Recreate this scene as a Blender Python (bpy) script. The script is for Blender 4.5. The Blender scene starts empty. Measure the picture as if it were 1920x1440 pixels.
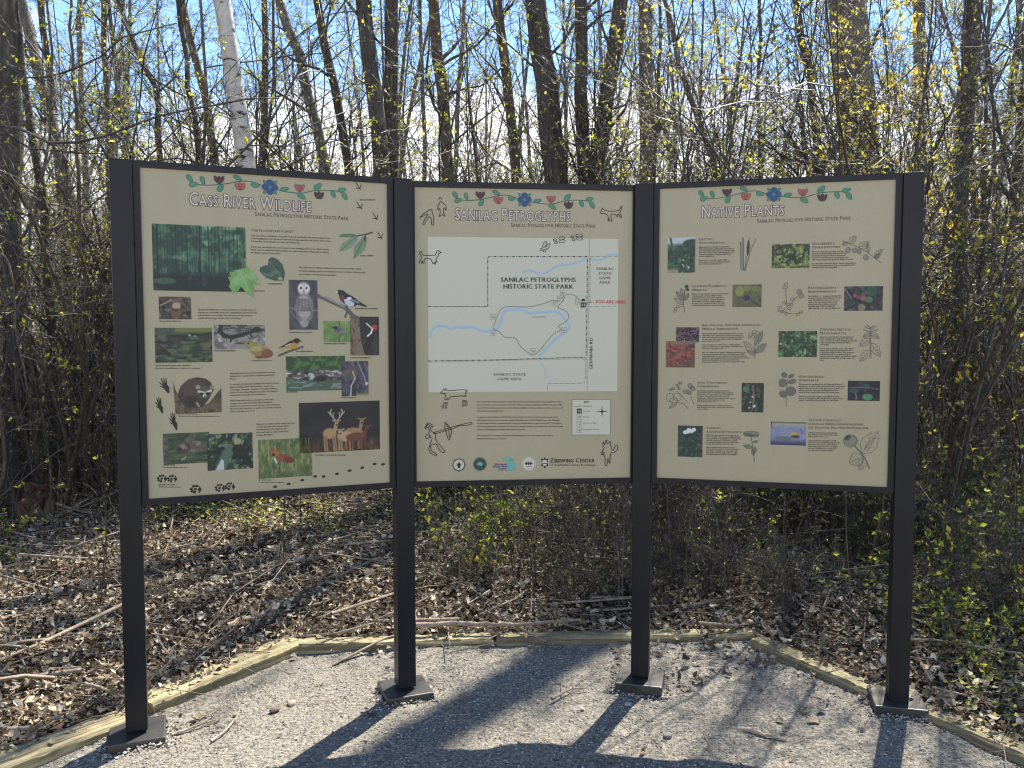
import bpy, math, random
import numpy as np
from mathutils import Vector, Matrix
R = math.radians
C = bpy.context.scene.collection
sc = bpy.context.scene

# ------------------------------------------------------------------ camera, sky, sun, exposure
CAM_H, FOC, PITCH = 1.535, 1570.0, .0631
cam = bpy.data.objects.new('camera', bpy.data.cameras.new('camera'))
C.objects.link(cam)
cam.location = (0, 0, CAM_H)
cam.rotation_euler = (R(90) - PITCH, 0, 0)
cam.data.sensor_fit = 'HORIZONTAL'
cam.data.sensor_width = 36
cam.data.lens = FOC / 1920 * 36
cam.data.clip_start, cam.data.clip_end = .05, 2000
sc.camera = cam

SUN_EL, SUN_AZ = R(54.0), R(28.0)          # azimuth: to the right of the view direction
sunv = Vector((math.sin(SUN_AZ) * math.cos(SUN_EL), math.cos(SUN_AZ) * math.cos(SUN_EL), math.sin(SUN_EL)))
SKY_STRENGTH, SUN_STRENGTH, EXPOSURE = .098, 5.0, 1.6
sl = bpy.data.lights.new('sun', 'SUN')
sl.energy, sl.angle, sl.color = SUN_STRENGTH, R(.53), (1, .93, .80)
so = bpy.data.objects.new('sun', sl)
C.objects.link(so)
so.rotation_euler = sunv.to_track_quat('Z', 'Y').to_euler()
so.location = (4, 8, 20)

w = bpy.data.worlds.new('World')
sc.world = w
w.use_nodes = True
nt = w.node_tree
N, Lk = nt.nodes, nt.links
bg = N['Background']
bg.inputs['Strength'].default_value = SKY_STRENGTH
sky = N.new('ShaderNodeTexSky')
sky.sky_type = 'NISHITA'
sky.sun_disc = False
sky.sun_elevation, sky.sun_rotation = SUN_EL, SUN_AZ
sky.air_density, sky.dust_density, sky.ozone_density = 1.0, .15, 3.0
tc = N.new('ShaderNodeTexCoord')
sep = N.new('ShaderNodeSeparateXYZ')
Lk.new(tc.outputs['Generated'], sep.inputs[0])
mp = N.new('ShaderNodeMapping')
mp.inputs['Scale'].default_value = (1, 1, 2.6)
Lk.new(tc.outputs['Generated'], mp.inputs[0])
nz = N.new('ShaderNodeTexNoise')
nz.inputs['Scale'].default_value = 2.6
nz.inputs['Detail'].default_value = 7
nz.inputs['Roughness'].default_value = .58
Lk.new(mp.outputs[0], nz.inputs['Vector'])
# more cloud low over the wood, clear blue higher up
mr = N.new('ShaderNodeMapRange')
mr.inputs['From Min'].default_value, mr.inputs['From Max'].default_value = .12, .34
mr.inputs['To Min'].default_value, mr.inputs['To Max'].default_value = .34, -.16
Lk.new(sep.outputs['Z'], mr.inputs['Value'])
ad = N.new('ShaderNodeMath'); ad.operation = 'ADD'
Lk.new(nz.outputs['Fac'], ad.inputs[0]); Lk.new(mr.outputs[0], ad.inputs[1])
cr = N.new('ShaderNodeValToRGB')
cr.color_ramp.elements[0].position, cr.color_ramp.elements[1].position = .5, .66
Lk.new(ad.outputs[0], cr.inputs[0])
mx = N.new('ShaderNodeMix'); mx.data_type = 'RGBA'
Lk.new(cr.outputs[0], mx.inputs['Factor'])
hs = N.new('ShaderNodeHueSaturation'); hs.inputs['Saturation'].default_value = 1.08; hs.inputs['Value'].default_value = .98
Lk.new(sky.outputs[0], hs.inputs['Color'])
Lk.new(hs.outputs[0], mx.inputs['A'])
mx.inputs['B'].default_value = (8.6, 8.7, 8.9, 1)
Lk.new(mx.outputs['Result'], bg.inputs['Color'])

vs = sc.view_settings
vs.view_transform, vs.look, vs.exposure, vs.gamma = 'Standard', 'None', EXPOSURE, 1
try:
    vs.use_curve_mapping = False
    sc.cycles.max_bounces = 6
    sc.cycles.diffuse_bounces = 3
    sc.cycles.glossy_bounces = 2
    sc.cycles.transmission_bounces = 3
    sc.cycles.transparent_max_bounces = 4
    sc.cycles.sample_clamp_indirect = 6
    sc.cycles.use_denoising = True
    sc.cycles.filter_width = 1.15
except Exception:
    pass

# ------------------------------------------------------------------ helpers
def ray(px, py):
    """Unit-depth world direction of a photo pixel (depth measured straight ahead, along +Y)."""
    u, c, s = -(py - 720) / FOC, math.cos(PITCH), math.sin(PITCH)
    d = np.array([(px - 960) / FOC, c + u * s, -s + u * c])
    return d / d[1]

def at(px, py, Y):
    return np.array([0, 0, CAM_H]) + ray(px, py) * Y

def lin(c):
    c = np.asarray(c, float)
    return np.where(c <= .04045, c / 12.92, ((c + .055) / 1.055) ** 2.4)

def srgb255(*c):
    return tuple(lin(np.array(c) / 255.))

def tag(o, label=None, cat=None, group=None, kind=None):
    if label: o['label'] = label
    if cat: o['category'] = cat
    if group: o['group'] = group
    if kind: o['kind'] = kind
    return o

def empty(name, loc, rz=0):
    o = bpy.data.objects.new(name, None)
    o.empty_display_size = .1
    o.location = loc
    o.rotation_euler = (0, 0, rz)
    C.objects.link(o)
    return o

def link(name, me, parent=None, loc=(0, 0, 0), rot=(0, 0, 0)):
    o = bpy.data.objects.new(name, me)
    C.objects.link(o)
    o.location, o.rotation_euler = loc, rot
    if parent: o.parent = parent
    return o

def copy_tree(o, parent=None):
    c = o.copy()
    C.objects.link(c)
    if parent: c.parent = parent
    for ch in o.children: copy_tree(ch, c)
    return c

def mesh(name, V, F, mats, col=None, smooth=False, midx=None):
    """V (n,3); F list of (m,k) int arrays; col per-vertex linear RGB."""
    V = np.asarray(V, np.float32)
    F = [np.asarray(f, np.int32) for f in (F if isinstance(F, list) else [F]) if len(f)]
    me = bpy.data.meshes.new(name)
    me.vertices.add(len(V)); me.vertices.foreach_set('co', V.ravel())
    tot = np.concatenate([np.full(len(f), f.shape[1], np.int32) for f in F])
    li = np.concatenate([f.ravel() for f in F])
    me.loops.add(len(li)); me.loops.foreach_set('vertex_index', li)
    me.polygons.add(len(tot))
    me.polygons.foreach_set('loop_start', np.concatenate([[0], np.cumsum(tot)[:-1]]).astype(np.int32))
    me.polygons.foreach_set('loop_total', tot)
    if midx is not None: me.polygons.foreach_set('material_index', np.asarray(midx, np.int32))
    me.polygons.foreach_set('use_smooth', np.full(len(tot), bool(smooth)))
    for m in (mats if isinstance(mats, (list, tuple)) else [mats]): me.materials.append(m)
    if col is not None:
        a = me.color_attributes.new('Col', 'FLOAT_COLOR', 'POINT')
        c4 = np.ones((len(V), 4), np.float32); c4[:, :3] = col
        a.data.foreach_set('color', c4.ravel())
    me.update(); me.validate()
    return me

def mat(name, col=(.5, .5, .5), rough=.7, spec=.3, attr=False, noise=None, bump=None, trans=0, tint=None, vary=0, speck=None, wash=None):
    """Principled material.  noise = (scale xyz, second colour, low, high); bump = (scale xyz, strength, distance)."""
    m = bpy.data.materials.new(name); m.use_nodes = True
    t = m.node_tree; n, l = t.nodes, t.links
    p = n['Principled BSDF']
    p.inputs['Roughness'].default_value = rough
    p.inputs['Specular IOR Level'].default_value = spec
    p.inputs['Base Color'].default_value = (*col, 1)
    src = None
    if attr:
        a = n.new('ShaderNodeAttribute'); a.attribute_name = 'Col'; src = a.outputs['Color']
    def nse(scale, detail=6, rgh=.6):
        c = n.new('ShaderNodeTexCoord'); mpp = n.new('ShaderNodeMapping')
        mpp.inputs['Scale'].default_value = scale
        l.new(c.outputs['Object'], mpp.inputs[0])
        x = n.new('ShaderNodeTexNoise'); x.inputs['Scale'].default_value = 1
        x.inputs['Detail'].default_value, x.inputs['Roughness'].default_value = detail, rgh
        l.new(mpp.outputs[0], x.inputs['Vector'])
        return x.outputs['Fac']
    for q in ([noise] if noise else []) + ([speck] if speck else []) + ([wash] if wash else []):
        sc_, c2, lo, hi = q
        r = n.new('ShaderNodeMapRange'); r.inputs['From Min'].default_value, r.inputs['From Max'].default_value = lo, hi
        l.new(nse(sc_), r.inputs['Value'])
        x = n.new('ShaderNodeMix'); x.data_type = 'RGBA'
        l.new(r.outputs[0], x.inputs['Factor'])
        if src is None: x.inputs['A'].default_value = (*col, 1)
        else: l.new(src, x.inputs['A'])
        x.inputs['B'].default_value = (*c2, 1)
        src = x.outputs['Result']
    if vary:
        oi = n.new('ShaderNodeObjectInfo'); h = n.new('ShaderNodeHueSaturation')
        r = n.new('ShaderNodeMapRange'); r.inputs['To Min'].default_value, r.inputs['To Max'].default_value = 1 - vary, 1 + vary
        l.new(oi.outputs['Random'], r.inputs['Value']); l.new(r.outputs[0], h.inputs['Value'])
        if src is None: h.inputs['Color'].default_value = (*col, 1)
        else: l.new(src, h.inputs['Color'])
        src = h.outputs['Color']
    if src is not None: l.new(src, p.inputs['Base Color'])
    if bump:
        b = n.new('ShaderNodeBump'); b.inputs['Strength'].default_value, b.inputs['Distance'].default_value = bump[1], bump[2]
        l.new(nse(bump[0]), b.inputs['Height']); l.new(b.outputs[0], p.inputs['Normal'])
    if trans:
        tr = n.new('ShaderNodeBsdfTranslucent'); ms = n.new('ShaderNodeMixShader'); ms.inputs[0].default_value = trans
        if src is not None: l.new(src, tr.inputs['Color'])
        else: tr.inputs['Color'].default_value = (*col, 1)
        l.new(p.outputs[0], ms.inputs[1]); l.new(tr.outputs[0], ms.inputs[2])
        l.new(ms.outputs[0], n['Material Output'].inputs['Surface'])
    return m

def cat(parts):
    """Join (V, F-list[, col]) pieces into one."""
    Vs, Fs, Cs, o = [], {}, [], 0
    for q in parts:
        V, F = q[0], q[1]
        Vs.append(V)
        for f in F: Fs.setdefault(f.shape[1], []).append(f + o)
        if len(q) > 2: Cs.append(q[2])
        o += len(V)
    return np.concatenate(Vs), [np.concatenate(v) for v in Fs.values()], (np.concatenate(Cs) if Cs else None)

def nrm(v):
    return v / np.maximum(np.linalg.norm(v, axis=-1, keepdims=True), 1e-9)

def tubes(P, Rr, k, rough=0, rng=None):
    """Tubes round polylines P (N,n,3) with radii Rr (N,n), k sides, tip closed."""
    Nn, n, _ = P.shape
    T = nrm(np.gradient(P, axis=1))
    mt = nrm(T.mean(1))
    ref = np.where(np.abs(mt[:, 2:3]) < .75, np.array([[0, 0, 1.]]), np.array([[1., 0, 0]]))[:, None, :]
    U = nrm(np.cross(T, np.broadcast_to(ref, T.shape))); W = np.cross(T, U)
    a = np.arange(k) * 2 * np.pi / k
    rr = Rr[:, :, None]
    if rough:
        rr = rr * (1 + rough * rng.standard_normal((Nn, n, k)))
    else: rr = np.broadcast_to(rr, (Nn, n, k))
    V = P[:, :, None, :] + rr[..., None] * (U[:, :, None, :] * np.cos(a)[None, None, :, None] + W[:, :, None, :] * np.sin(a)[None, None, :, None])
    idx = np.arange(Nn * n * k).reshape(Nn, n, k)
    A = idx[:, :-1]; B = idx[:, 1:]
    F = np.stack([A, np.roll(A, -1, 2), np.roll(B, -1, 2), B], -1).reshape(-1, 4)
    fl = [F]
    if k >= 3: fl.append(idx[:, -1, :])
    return V.reshape(-1, 3), fl

def bez(pts, n):
    """Smooth curve through points (Catmull-Rom), n samples."""
    p = np.asarray(pts, float)
    d = np.concatenate([[0], np.cumsum(np.linalg.norm(np.diff(p, axis=0), axis=1))])
    q = np.concatenate([[2 * p[0] - p[1]], p, [2 * p[-1] - p[-2]]])
    out = []
    for s in np.linspace(0, d[-1], n):
        i = min(max(np.searchsorted(d, s) - 1, 0), len(p) - 2)
        t = (s - d[i]) / max(d[i + 1] - d[i], 1e-9)
        a, b, c, e = q[i], q[i + 1], q[i + 2], q[i + 3]
        out.append(.5 * (2 * b + (c - a) * t + (2 * a - 5 * b + 4 * c - e) * t * t + (3 * b - a - 3 * c + e) * t ** 3))
    return np.array(out)

def box(x0, x1, y0, y1, z0, z1):
    V = np.array([[x, y, z] for z in (z0, z1) for y in (y0, y1) for x in (x0, x1)], float)
    F = np.array([[0, 2, 3, 1], [4, 5, 7, 6], [0, 1, 5, 4], [2, 6, 7, 3], [0, 4, 6, 2], [1, 3, 7, 5]])
    return V, [F]

def bevelled(me, wdt=.003, seg=2):
    import bmesh
    bm = bmesh.new(); bm.from_mesh(me)
    bmesh.ops.bevel(bm, geom=list(bm.edges), offset=wdt, segments=seg, affect='EDGES', profile=.6)
    bm.to_mesh(me); bm.free()
    return me

def vnoise(x, y, seed, scale):
    """Smooth value noise on arrays."""
    r = np.random.default_rng(seed); g = r.random((64, 64))
    x, y = np.asarray(x) * scale, np.asarray(y) * scale
    xi, yi = np.floor(x).astype(int), np.floor(y).astype(int)
    fx, fy = x - xi, y - yi
    fx, fy = fx * fx * (3 - 2 * fx), fy * fy * (3 - 2 * fy)
    G = lambda a, b: g[a % 64, b % 64]
    return (G(xi, yi) * (1 - fx) + G(xi + 1, yi) * fx) * (1 - fy) + (G(xi, yi + 1) * (1 - fx) + G(xi + 1, yi + 1) * fx) * fy

# ------------------------------------------------------------------ ground
PAD = np.array([(-7, -9), (-5.6, -3), (-3.35, .4), (-1.80, 2.86), (-1.46, 3.30), (-1.06, 4.02), (.62, 4.10), (1.19, 4.07), (1.55, 3.40), (1.82, 2.88), (3.4, 0), (5.2, -3), (7, -9)])

def in_poly(x, y, poly):
    ins = np.zeros(np.shape(x), bool); j = len(poly) - 1
    for i in range(len(poly)):
        xi, yi = poly[i]; xj, yj = poly[j]
        c = ((yi > y) != (yj > y)) & (x < (xj - xi) * (y - yi) / (yj - yi + 1e-12) + xi)
        ins ^= c; j = i
    return ins

def floor_z(x, y):
    x, y = np.asarray(x, float), np.asarray(y, float)
    h = .035 + .10 * (vnoise(x, y, 3, .45) - .5) + .05 * (vnoise(x, y, 4, 1.7) - .5)
    far = np.clip((y - 5) / 30, 0, 1)
    h = h + far * .5 + .25 * far * (vnoise(x, y, 5, .09) - .3)
    d = np.full(x.shape, 9.)
    for a, b in zip(PAD, np.roll(PAD, -1, 0)):
        e = b - a; t = np.clip(((x - a[0]) * e[0] + (y - a[1]) * e[1]) / (e @ e), 0, 1)
        d = np.minimum(d, np.hypot(x - a[0] - t * e[0], y - a[1] - t * e[1]))
    k = np.clip((d - .08) / .7, 0, 1); k = k * k * (3 - 2 * k)
    return np.where(in_poly(x, y, PAD), -.05, .012 * (1 - k) + h * k)
# ------------------------------------------------------------------ materials of the place
M = {}
M['floor'] = mat('forest_soil', (.045, .032, .022), .95, .1, noise=((9, 9, 9), (.11, .08, .05), .42, .66), bump=((22, 22, 22), .9, .03))
M['litter'] = mat('dry_leaf', attr=True, rough=.55, spec=.3, trans=.15)
M['stick'] = mat('dead_wood', (.20, .155, .115), .85, .2, noise=((30, 30, 30), (.34, .29, .23), .4, .7))
M['gravel'] = mat('crushed_gravel', (.11, .10, .085), .95, .15, noise=((70, 70, 70), (.27, .248, .21), .4, .62), speck=((3.1, 3.1, 3.1), (.19, .17, .15), .52, .78), bump=((95, 95, 95), .9, .012))
M['stone'] = mat('gravel_stone', attr=True, rough=.9, spec=.2)
M['timber'] = mat('weathered_timber', (.40, .335, .19), .85, .2, noise=((1.6, 52, 52), (.115, .095, .06), .42, .62), speck=((3.5, 34, 34), (.04, .033, .024), .62, .70), wash=((3, 3, 3), (.17, .16, .10), .5, .75), bump=((3, 80, 80), .7, .006))
M['bark_dark'] = mat('dark_bark', (.088, .073, .058), .95, .12, noise=((26, 26, 5), (.17, .15, .13), .46, .72), bump=((34, 34, 5), 1, .03), vary=.15)
M['bark_grey'] = mat('grey_bark', (.15, .135, .115), .95, .12, noise=((20, 20, 6), (.27, .25, .22), .42, .7), speck=((55, 55, 14), (.05, .043, .036), .56, .72), bump=((40, 40, 8), .9, .02), vary=.15)
M['bark_brown'] = mat('brown_bark', (.12, .092, .066), .95, .12, noise=((18, 18, 4), (.21, .17, .125), .44, .7), speck=((50, 50, 9), (.04, .032, .025), .55, .7), bump=((36, 36, 6), .9, .022), vary=.15)
M['bark_tan'] = mat('tan_grey_bark', (.20, .17, .135), .95, .12, noise=((14, 14, 3), (.30, .265, .22), .44, .7), speck=((40, 40, 7), (.07, .057, .045), .55, .7), bump=((30, 30, 5), 1, .025))
M['bark_birch'] = mat('pale_birch_bark', (.58, .53, .46), .7, .25, noise=((5, 5, 9), (.40, .35, .29), .42, .66), speck=((6, 6, 24), (.04, .034, .03), .59, .66), bump=((8, 8, 40), .5, .01))
M['twig'] = mat('twig_bark', (.052, .041, .031), .5, .42, noise=((30, 30, 30), (.125, .10, .075), .45, .75), vary=.3)
M['twig_grey'] = mat('grey_twig_bark', (.10, .082, .064), .5, .42, noise=((30, 30, 30), (.20, .168, .132), .42, .72), vary=.3)
M['leaf'] = mat('young_leaf', attr=True, rough=.45, spec=.4, trans=.6)

# ------------------------------------------------------------------ ground sheets
def graded(lo, hi, fine_lo, fine_hi, step, ratio=1.16):
    m = list(np.arange(fine_lo, fine_hi + 1e-6, step)); s = step
    while m[-1] < hi: s *= ratio; m.append(m[-1] + s)
    s = step
    while m[0] > lo: s *= ratio; m.insert(0, m[0] - s)
    return np.array(m)

def grid(xs, ys, zf):
    X, Y = np.meshgrid(xs, ys)
    V = np.stack([X, Y, zf(X, Y)], -1).reshape(-1, 3)
    n, m_ = len(ys), len(xs)
    I = np.arange(n * m_).reshape(n, m_)
    F = np.stack([I[:-1, :-1], I[:-1, 1:], I[1:, 1:], I[1:, :-1]], -1).reshape(-1, 4)
    return V, F

V, F = grid(graded(-400, 400, -7, 7, .09), graded(-60, 600, 1.5, 12, .09), floor_z)
tag(link('forest_floor', mesh('forest_floor', V, F, M['floor'], smooth=True)), 'brown forest floor under the trees behind the sign', 'ground', kind='structure')

def pad_z(x, y):
    return .018 * (vnoise(x, y, 11, 2.6) - .5) + .016 * (vnoise(x, y, 12, 9) - .5) + .004 * (vnoise(x, y, 13, 31) - .5)
V, F = grid(np.arange(-6.6, 6.61, .04), np.arange(-8.8, 4.3, .04), pad_z)
cxy = V[F].mean(1)
F = F[in_poly(cxy[:, 0], cxy[:, 1], PAD)]
used = np.unique(F); rm = np.zeros(len(V), int); rm[used] = np.arange(len(used))
tag(link('gravel_path', mesh('gravel_path', V[used], rm[F], M['gravel'], smooth=True)), 'pale crushed gravel pad the sign stands on', 'path', kind='structure')

# loose gravel stones
g = np.random.default_rng(21)
def octa(n, rad, g):
    base = np.array([[1, 0, 0], [-1, 0, 0], [0, 1, 0], [0, -1, 0], [0, 0, 1], [0, 0, -1], ], float)
    f = np.array([[0, 2, 4], [2, 1, 4], [1, 3, 4], [3, 0, 4], [2, 0, 5], [1, 2, 5], [3, 1, 5], [0, 3, 5]])
    v = base[None] * (1 + .45 * (g.random((n, 6, 1)) - .5)) + .28 * (g.random((n, 6, 3)) - .5)
    v[:, :, 2] *= .6
    a = g.random(n) * 6.283; c, s = np.cos(a)[:, None], np.sin(a)[:, None]
    x, y = v[:, :, 0] * c - v[:, :, 1] * s, v[:, :, 0] * s + v[:, :, 1] * c
    v = np.stack([x, y, v[:, :, 2]], -1) * rad[:, None, None]
    F = (f[None] + 6 * np.arange(n)[:, None, None]).reshape(-1, 3)
    return v, F
n = 92000
x = g.uniform(-3.3, 3.3, n); y = 1.6 + 2.55 * g.random(n) ** 1.0
ok = in_poly(x, y, PAD * .995) & (vnoise(x, y, 15, 3.0) + .35 * g.random(n) > .38)
x, y = x[ok], y[ok]; n = len(x)
rad = .0022 + .0048 * g.random(n) ** 2.6
v, F = octa(n, rad, g)
v += np.stack([x, y, pad_z(x, y) + rad * .25], -1)[:, None, :]
tone = g.random(n)[:, None]
col = np.where(tone < .55, np.array([[.30, .275, .235]]), np.where(tone < .8, np.array([[.15, .138, .12]]), np.where(tone < .93, np.array([[.40, .375, .33]]), np.array([[.33, .25, .19]])))) * (.8 + .4 * g.random((n, 1)))
tag(link('gravel_stones', mesh('gravel_stones', v.reshape(-1, 3), F, M['stone'], col=np.repeat(col, 6, 0))), 'loose pale gravel stones scattered over the pad', 'gravel', kind='stuff')

# larger stones lying on the gravel
def rock(name, label, px, py, r, colr, seed):
    gg = np.random.default_rng(seed)
    d = ray(px, py); p = np.array([0, 0, CAM_H]) + d * (CAM_H / -d[2])
    import bmesh
    bm = bmesh.new(); bmesh.ops.create_icosphere(bm, subdivisions=2, radius=r)
    for q in bm.verts:
        q.co = Vector((q.co.x * 1.25, q.co.y, q.co.z * .62)) * (1 + .22 * (vnoise(q.co.x / r + 9, q.co.y / r + q.co.z / r, seed, 1.3) - .5) + .1 * gg.random())
    me = bpy.data.meshes.new(name); bm.to_mesh(me); bm.free()
    me.materials.append(mat('rock_' + str(seed), colr, .9, .2, noise=((60, 60, 60), tuple(1.5 * c for c in colr), .4, .7)))
    tag(link(name, me, loc=(p[0], p[1], r * .3), rot=(0, 0, gg.random() * 6)), label, 'stone', 'stones lying on the gravel')
rock('stone', 'dark round stone lying on gravel between the two posts left of centre', 515, 1333, .016, (.10, .08, .065), 1)
rock('stone', 'pale tan stone lying beside the dark round stone on gravel', 547, 1320, .017, (.26, .21, .155), 2)
rock('stone', 'grey stone with white top lying near the flat weathered stick', 1252, 1381, .016, (.13, .125, .115), 3)
rock('stone', 'small grey stone in the shadow of the post at panel corner', 1177, 1322, .013, (.25, .24, .23), 4)

# ------------------------------------------------------------------ leaf litter
def dead_leaves(x, y, z, size, g, tilt=.5):
    n = len(x)
    t = np.array([0, .32, .72, 1, .72, .32, .5]); s = np.array([0, 1, .8, 0, -.8, -1, 0])
    asp = g.uniform(.13, .36, n)[:, None] * (1 + .35 * g.standard_normal((n, 7)))
    fold = g.normal(.3, .5, n)[:, None]; curl = g.normal(.6, .8, n)[:, None]; tw = g.normal(0, .35, n)[:, None]
    lx = (t[None] - .5) * np.ones((n, 1)); ly = s[None] * asp + .12 * g.standard_normal((n, 7)) * np.array([0, 0, 0, 1, 0, 0, 1])
    lz = fold * np.abs(ly) + curl * ((lx) ** 2) + tw * lx * ly * 2
    v = np.stack([lx, ly, lz], -1) * size[:, None, None]
    def rot(v, a, i, j):
        c, s_ = np.cos(a)[:, None], np.sin(a)[:, None]
        o = v.copy(); o[:, :, i] = v[:, :, i] * c - v[:, :, j] * s_; o[:, :, j] = v[:, :, i] * s_ + v[:, :, j] * c
        return o
    v = rot(v, g.normal(0, tilt, n), 1, 2); v = rot(v, g.normal(0, tilt, n), 0, 2); v = rot(v, g.random(n) * 6.283, 0, 1)
    v += np.stack([x, y, z], -1)[:, None, :]
    f = np.array([[0, 1, 6], [1, 2, 6], [2, 3, 6], [3, 4, 6], [4, 5, 6], [5, 0, 6]])
    F = (f[None] + 7 * np.arange(n)[:, None, None]).reshape(-1, 3)
    pal = np.array([(.35, .285, .195), (.17, .12, .078), (.48, .415, .305), (.245, .185, .12), (.05, .038, .028), (.28, .20, .115), (.10, .075, .052), (.58, .52, .40)])
    c = pal[g.choice(8, n, p=[.16, .18, .12, .15, .16, .05, .13, .05])] * (.75 + .5 * g.random((n, 1)))
    return v.reshape(-1, 3), F, np.repeat(c, 7, 0)

g = np.random.default_rng(31)
parts = []
for (y0, y1, dens, s0, s1) in ((1.8, 4.6, 3300, .010, .054), (4.6, 7.5, 2400, .012, .058), (7.5, 12, 520, .028, .085), (12, 20, 130, .06, .12), (20, 34, 28, .10, .2)):
    wd = .68 * y1 + 1.2
    n = int(dens * 2 * wd * (y1 - y0))
    x, y = g.uniform(-wd, wd, n), g.uniform(y0, y1, n)
    k = ~in_poly(x, y, PAD * np.array([1.0, 1.0]) + np.array([0, .02])) & (np.abs(x) < .68 * y + 1.2)
    x, y = x[k], y[k]
    parts.append(dead_leaves(x, y, floor_z(x, y) + .008 + .065 * g.random(len(x)) ** 1.6, s0 + (s1 - s0) * g.random(len(x)) ** 1.8, g, .55))
V, F, Cc = cat([(p[0], [p[1]], p[2]) for p in parts])
tag(link('leaf_litter', mesh('leaf_litter', V, F, M['litter'], col=Cc)), 'dry brown fallen leaves carpeting the forest floor', 'leaf litter', kind='stuff')
# leaves blown onto the gravel, most by the back right corner of the edging
x = np.concatenate([g.normal(.95, .28, 150), g.uniform(-1.3, 1.5, 45), g.normal(-1.3, .12, 14)]); y = np.concatenate([g.normal(3.86, .17, 150), g.uniform(2.5, 4.0, 45), g.normal(3.25, .1, 14)])
k = in_poly(x, y, PAD); x, y = x[k], y[k]
V, F, Cc = dead_leaves(x, y, pad_z(x, y) + .012, g.uniform(.018, .055, len(x)), g, .3)
tag(link('blown_leaves', mesh('blown_leaves', V, F, M['litter'], col=Cc * .8)), 'scraps of dry leaf blown onto the gravel pad', 'leaf litter', kind='stuff')

n = 240
k = g.integers(0, 6, n); t = g.random(n)
TE = np.array([[(-2.35, 2.16), (-1.475, 3.235)], [(-1.50, 3.30), (-1.055, 4.0)], [(-1.04, 3.95), (-.10, 4.03)], [(-.08, 4.05), (1.21, 4.10)], [(1.20, 4.0), (1.575, 3.345)], [(1.60, 3.33), (2.36, 2.05)]])
q = TE[k, 0] * (1 - t[:, None]) + TE[k, 1] * t[:, None] + g.normal(0, .055, (n, 2))
zz = np.where(in_poly(q[:, 0], q[:, 1], PAD - np.array([0, .09])), .012, .050)
V, F, Cc = dead_leaves(q[:, 0], q[:, 1], zz, .012 + .035 * g.random(n) ** 1.6, g, .3)
tag(link('leaf_scraps', mesh('leaf_scraps', V, F, M['litter'], col=Cc)), 'broken scraps of dead leaf lying on and against the timbers', 'leaf litter', kind='stuff')

# twig litter
def ground_sticks(n, g, xr, yr, l0, l1, r0, r1, pad=False):
    x, y = g.uniform(*xr, n), g.uniform(*yr, n)
    k = in_poly(x, y, PAD) == pad
    if not pad: k &= np.abs(x) < .68 * y + 1.2
    x, y = x[k], y[k]; n = len(x)
    L = g.uniform(l0, l1, n); a = g.random(n) * 6.283
    z = (pad_z(x, y) + .006 if pad else floor_z(x, y) + .035)
    P = np.stack([x, y, z], -1)[:, None, :] + (np.linspace(-.5, .5, 4)[None, :, None] * L[:, None, None]) * np.stack([np.cos(a), np.sin(a), g.normal(0, .05 if pad else .16, n)], -1)[:, None, :]
    P += g.normal(0, .035, P.shape) * L[:, None, None] * np.array([1, 1, .35])
    r = g.uniform(r0, r1, n)[:, None] * np.linspace(1, .5, 4)[None]
    return tubes(P, r, 4)
g = np.random.default_rng(41)
V, F, _ = cat([ground_sticks(6500, g, (-6, 6), (2, 8.5), .08, .6, .0013, .0045), ground_sticks(150, g, (-5, 5), (3, 8.5), .5, 1.6, .006, .013), ground_sticks(900, g, (-7, 7), (4, 11), .5, 1.5, .004, .011), ground_sticks(700, g, (-12, 12), (8, 18), .4, 1.6, .005, .014)])
tag(link('twig_litter', mesh('twig_litter', V, F, M['stick'], smooth=True)), 'thin dead twigs strewn over the leaf litter', 'twigs', kind='stuff')
V, F, _ = cat([ground_sticks(420, g, (-1.7, 1.9), (2.3, 4.0), .02, .11, .0008, .0022, True)])
tag(link('twig_scraps', mesh('twig_scraps', V, F, M['stick'], smooth=True)), 'tiny twig scraps scattered over the gravel pad', 'twigs', kind='stuff')

# ------------------------------------------------------------------ timber edging
def timber(a, b, wid, h, label, seed, lift=0):
    a, b = np.array(a), np.array(b); L = np.linalg.norm(b - a)
    gg = np.random.default_rng(seed)
    n = 40
    t = np.linspace(0, L, n)
    prof = np.array([[-.5, 0], [-.5, .88], [-.42, 1], [.42, 1], [.5, .88], [.5, 0]])
    V = np.zeros((n, 6, 3)); V[:, :, 0] = t[:, None]
    V[:, :, 1] = prof[None, :, 0] * wid; V[:, :, 2] = prof[None, :, 1] * (h + .05) - .05
    V[:, 1:5, 1] += .002 * (vnoise(t, t * 0 + seed, seed, 5) - .5)[:, None] + gg.normal(0, .0012, (n, 4))
    V[:, 1:5, 2] += gg.normal(0, .0015, (n, 4)) + .004 * (vnoise(t, t * 0 + 3, seed + 1, 2) - .5)[:, None]
    V[0, :, 0] += .01 * gg.random(6); V[-1, :, 0] -= .01 * gg.random(6)
    I = np.arange(n * 6).reshape(n, 6)
    F = np.stack([I[:-1], np.roll(I[:-1], -1, 1), np.roll(I[1:], -1, 1), I[1:]], -1).reshape(-1, 4)
    me = mesh('timber_edging', V.reshape(-1, 3), [F, I[0][None, ::-1], I[-1][None]], M['timber'])
    o = link('timber_edging', me, loc=(a[0], a[1], lift), rot=(0, 0, math.atan2(b[1] - a[1], b[0] - a[0])))
    return tag(o, label, 'timber edging', 'timbers edging the gravel pad')
timber((-2.35, 2.16), (-1.475, 3.235), .14, .040, 'mossy timber running out past the outer post under the raccoon panel', 1)
timber((-1.50, 3.30), (-1.055, 4.0), .14, .044, 'weathered yellowish timber slanting from the outer post to the back timber, under the wildlife panel', 2)
timber((-1.04, 3.965), (-.10, 4.045), .092, .036, 'sunlit back timber meeting the slanting one behind the wildlife panel post', 3)
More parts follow.
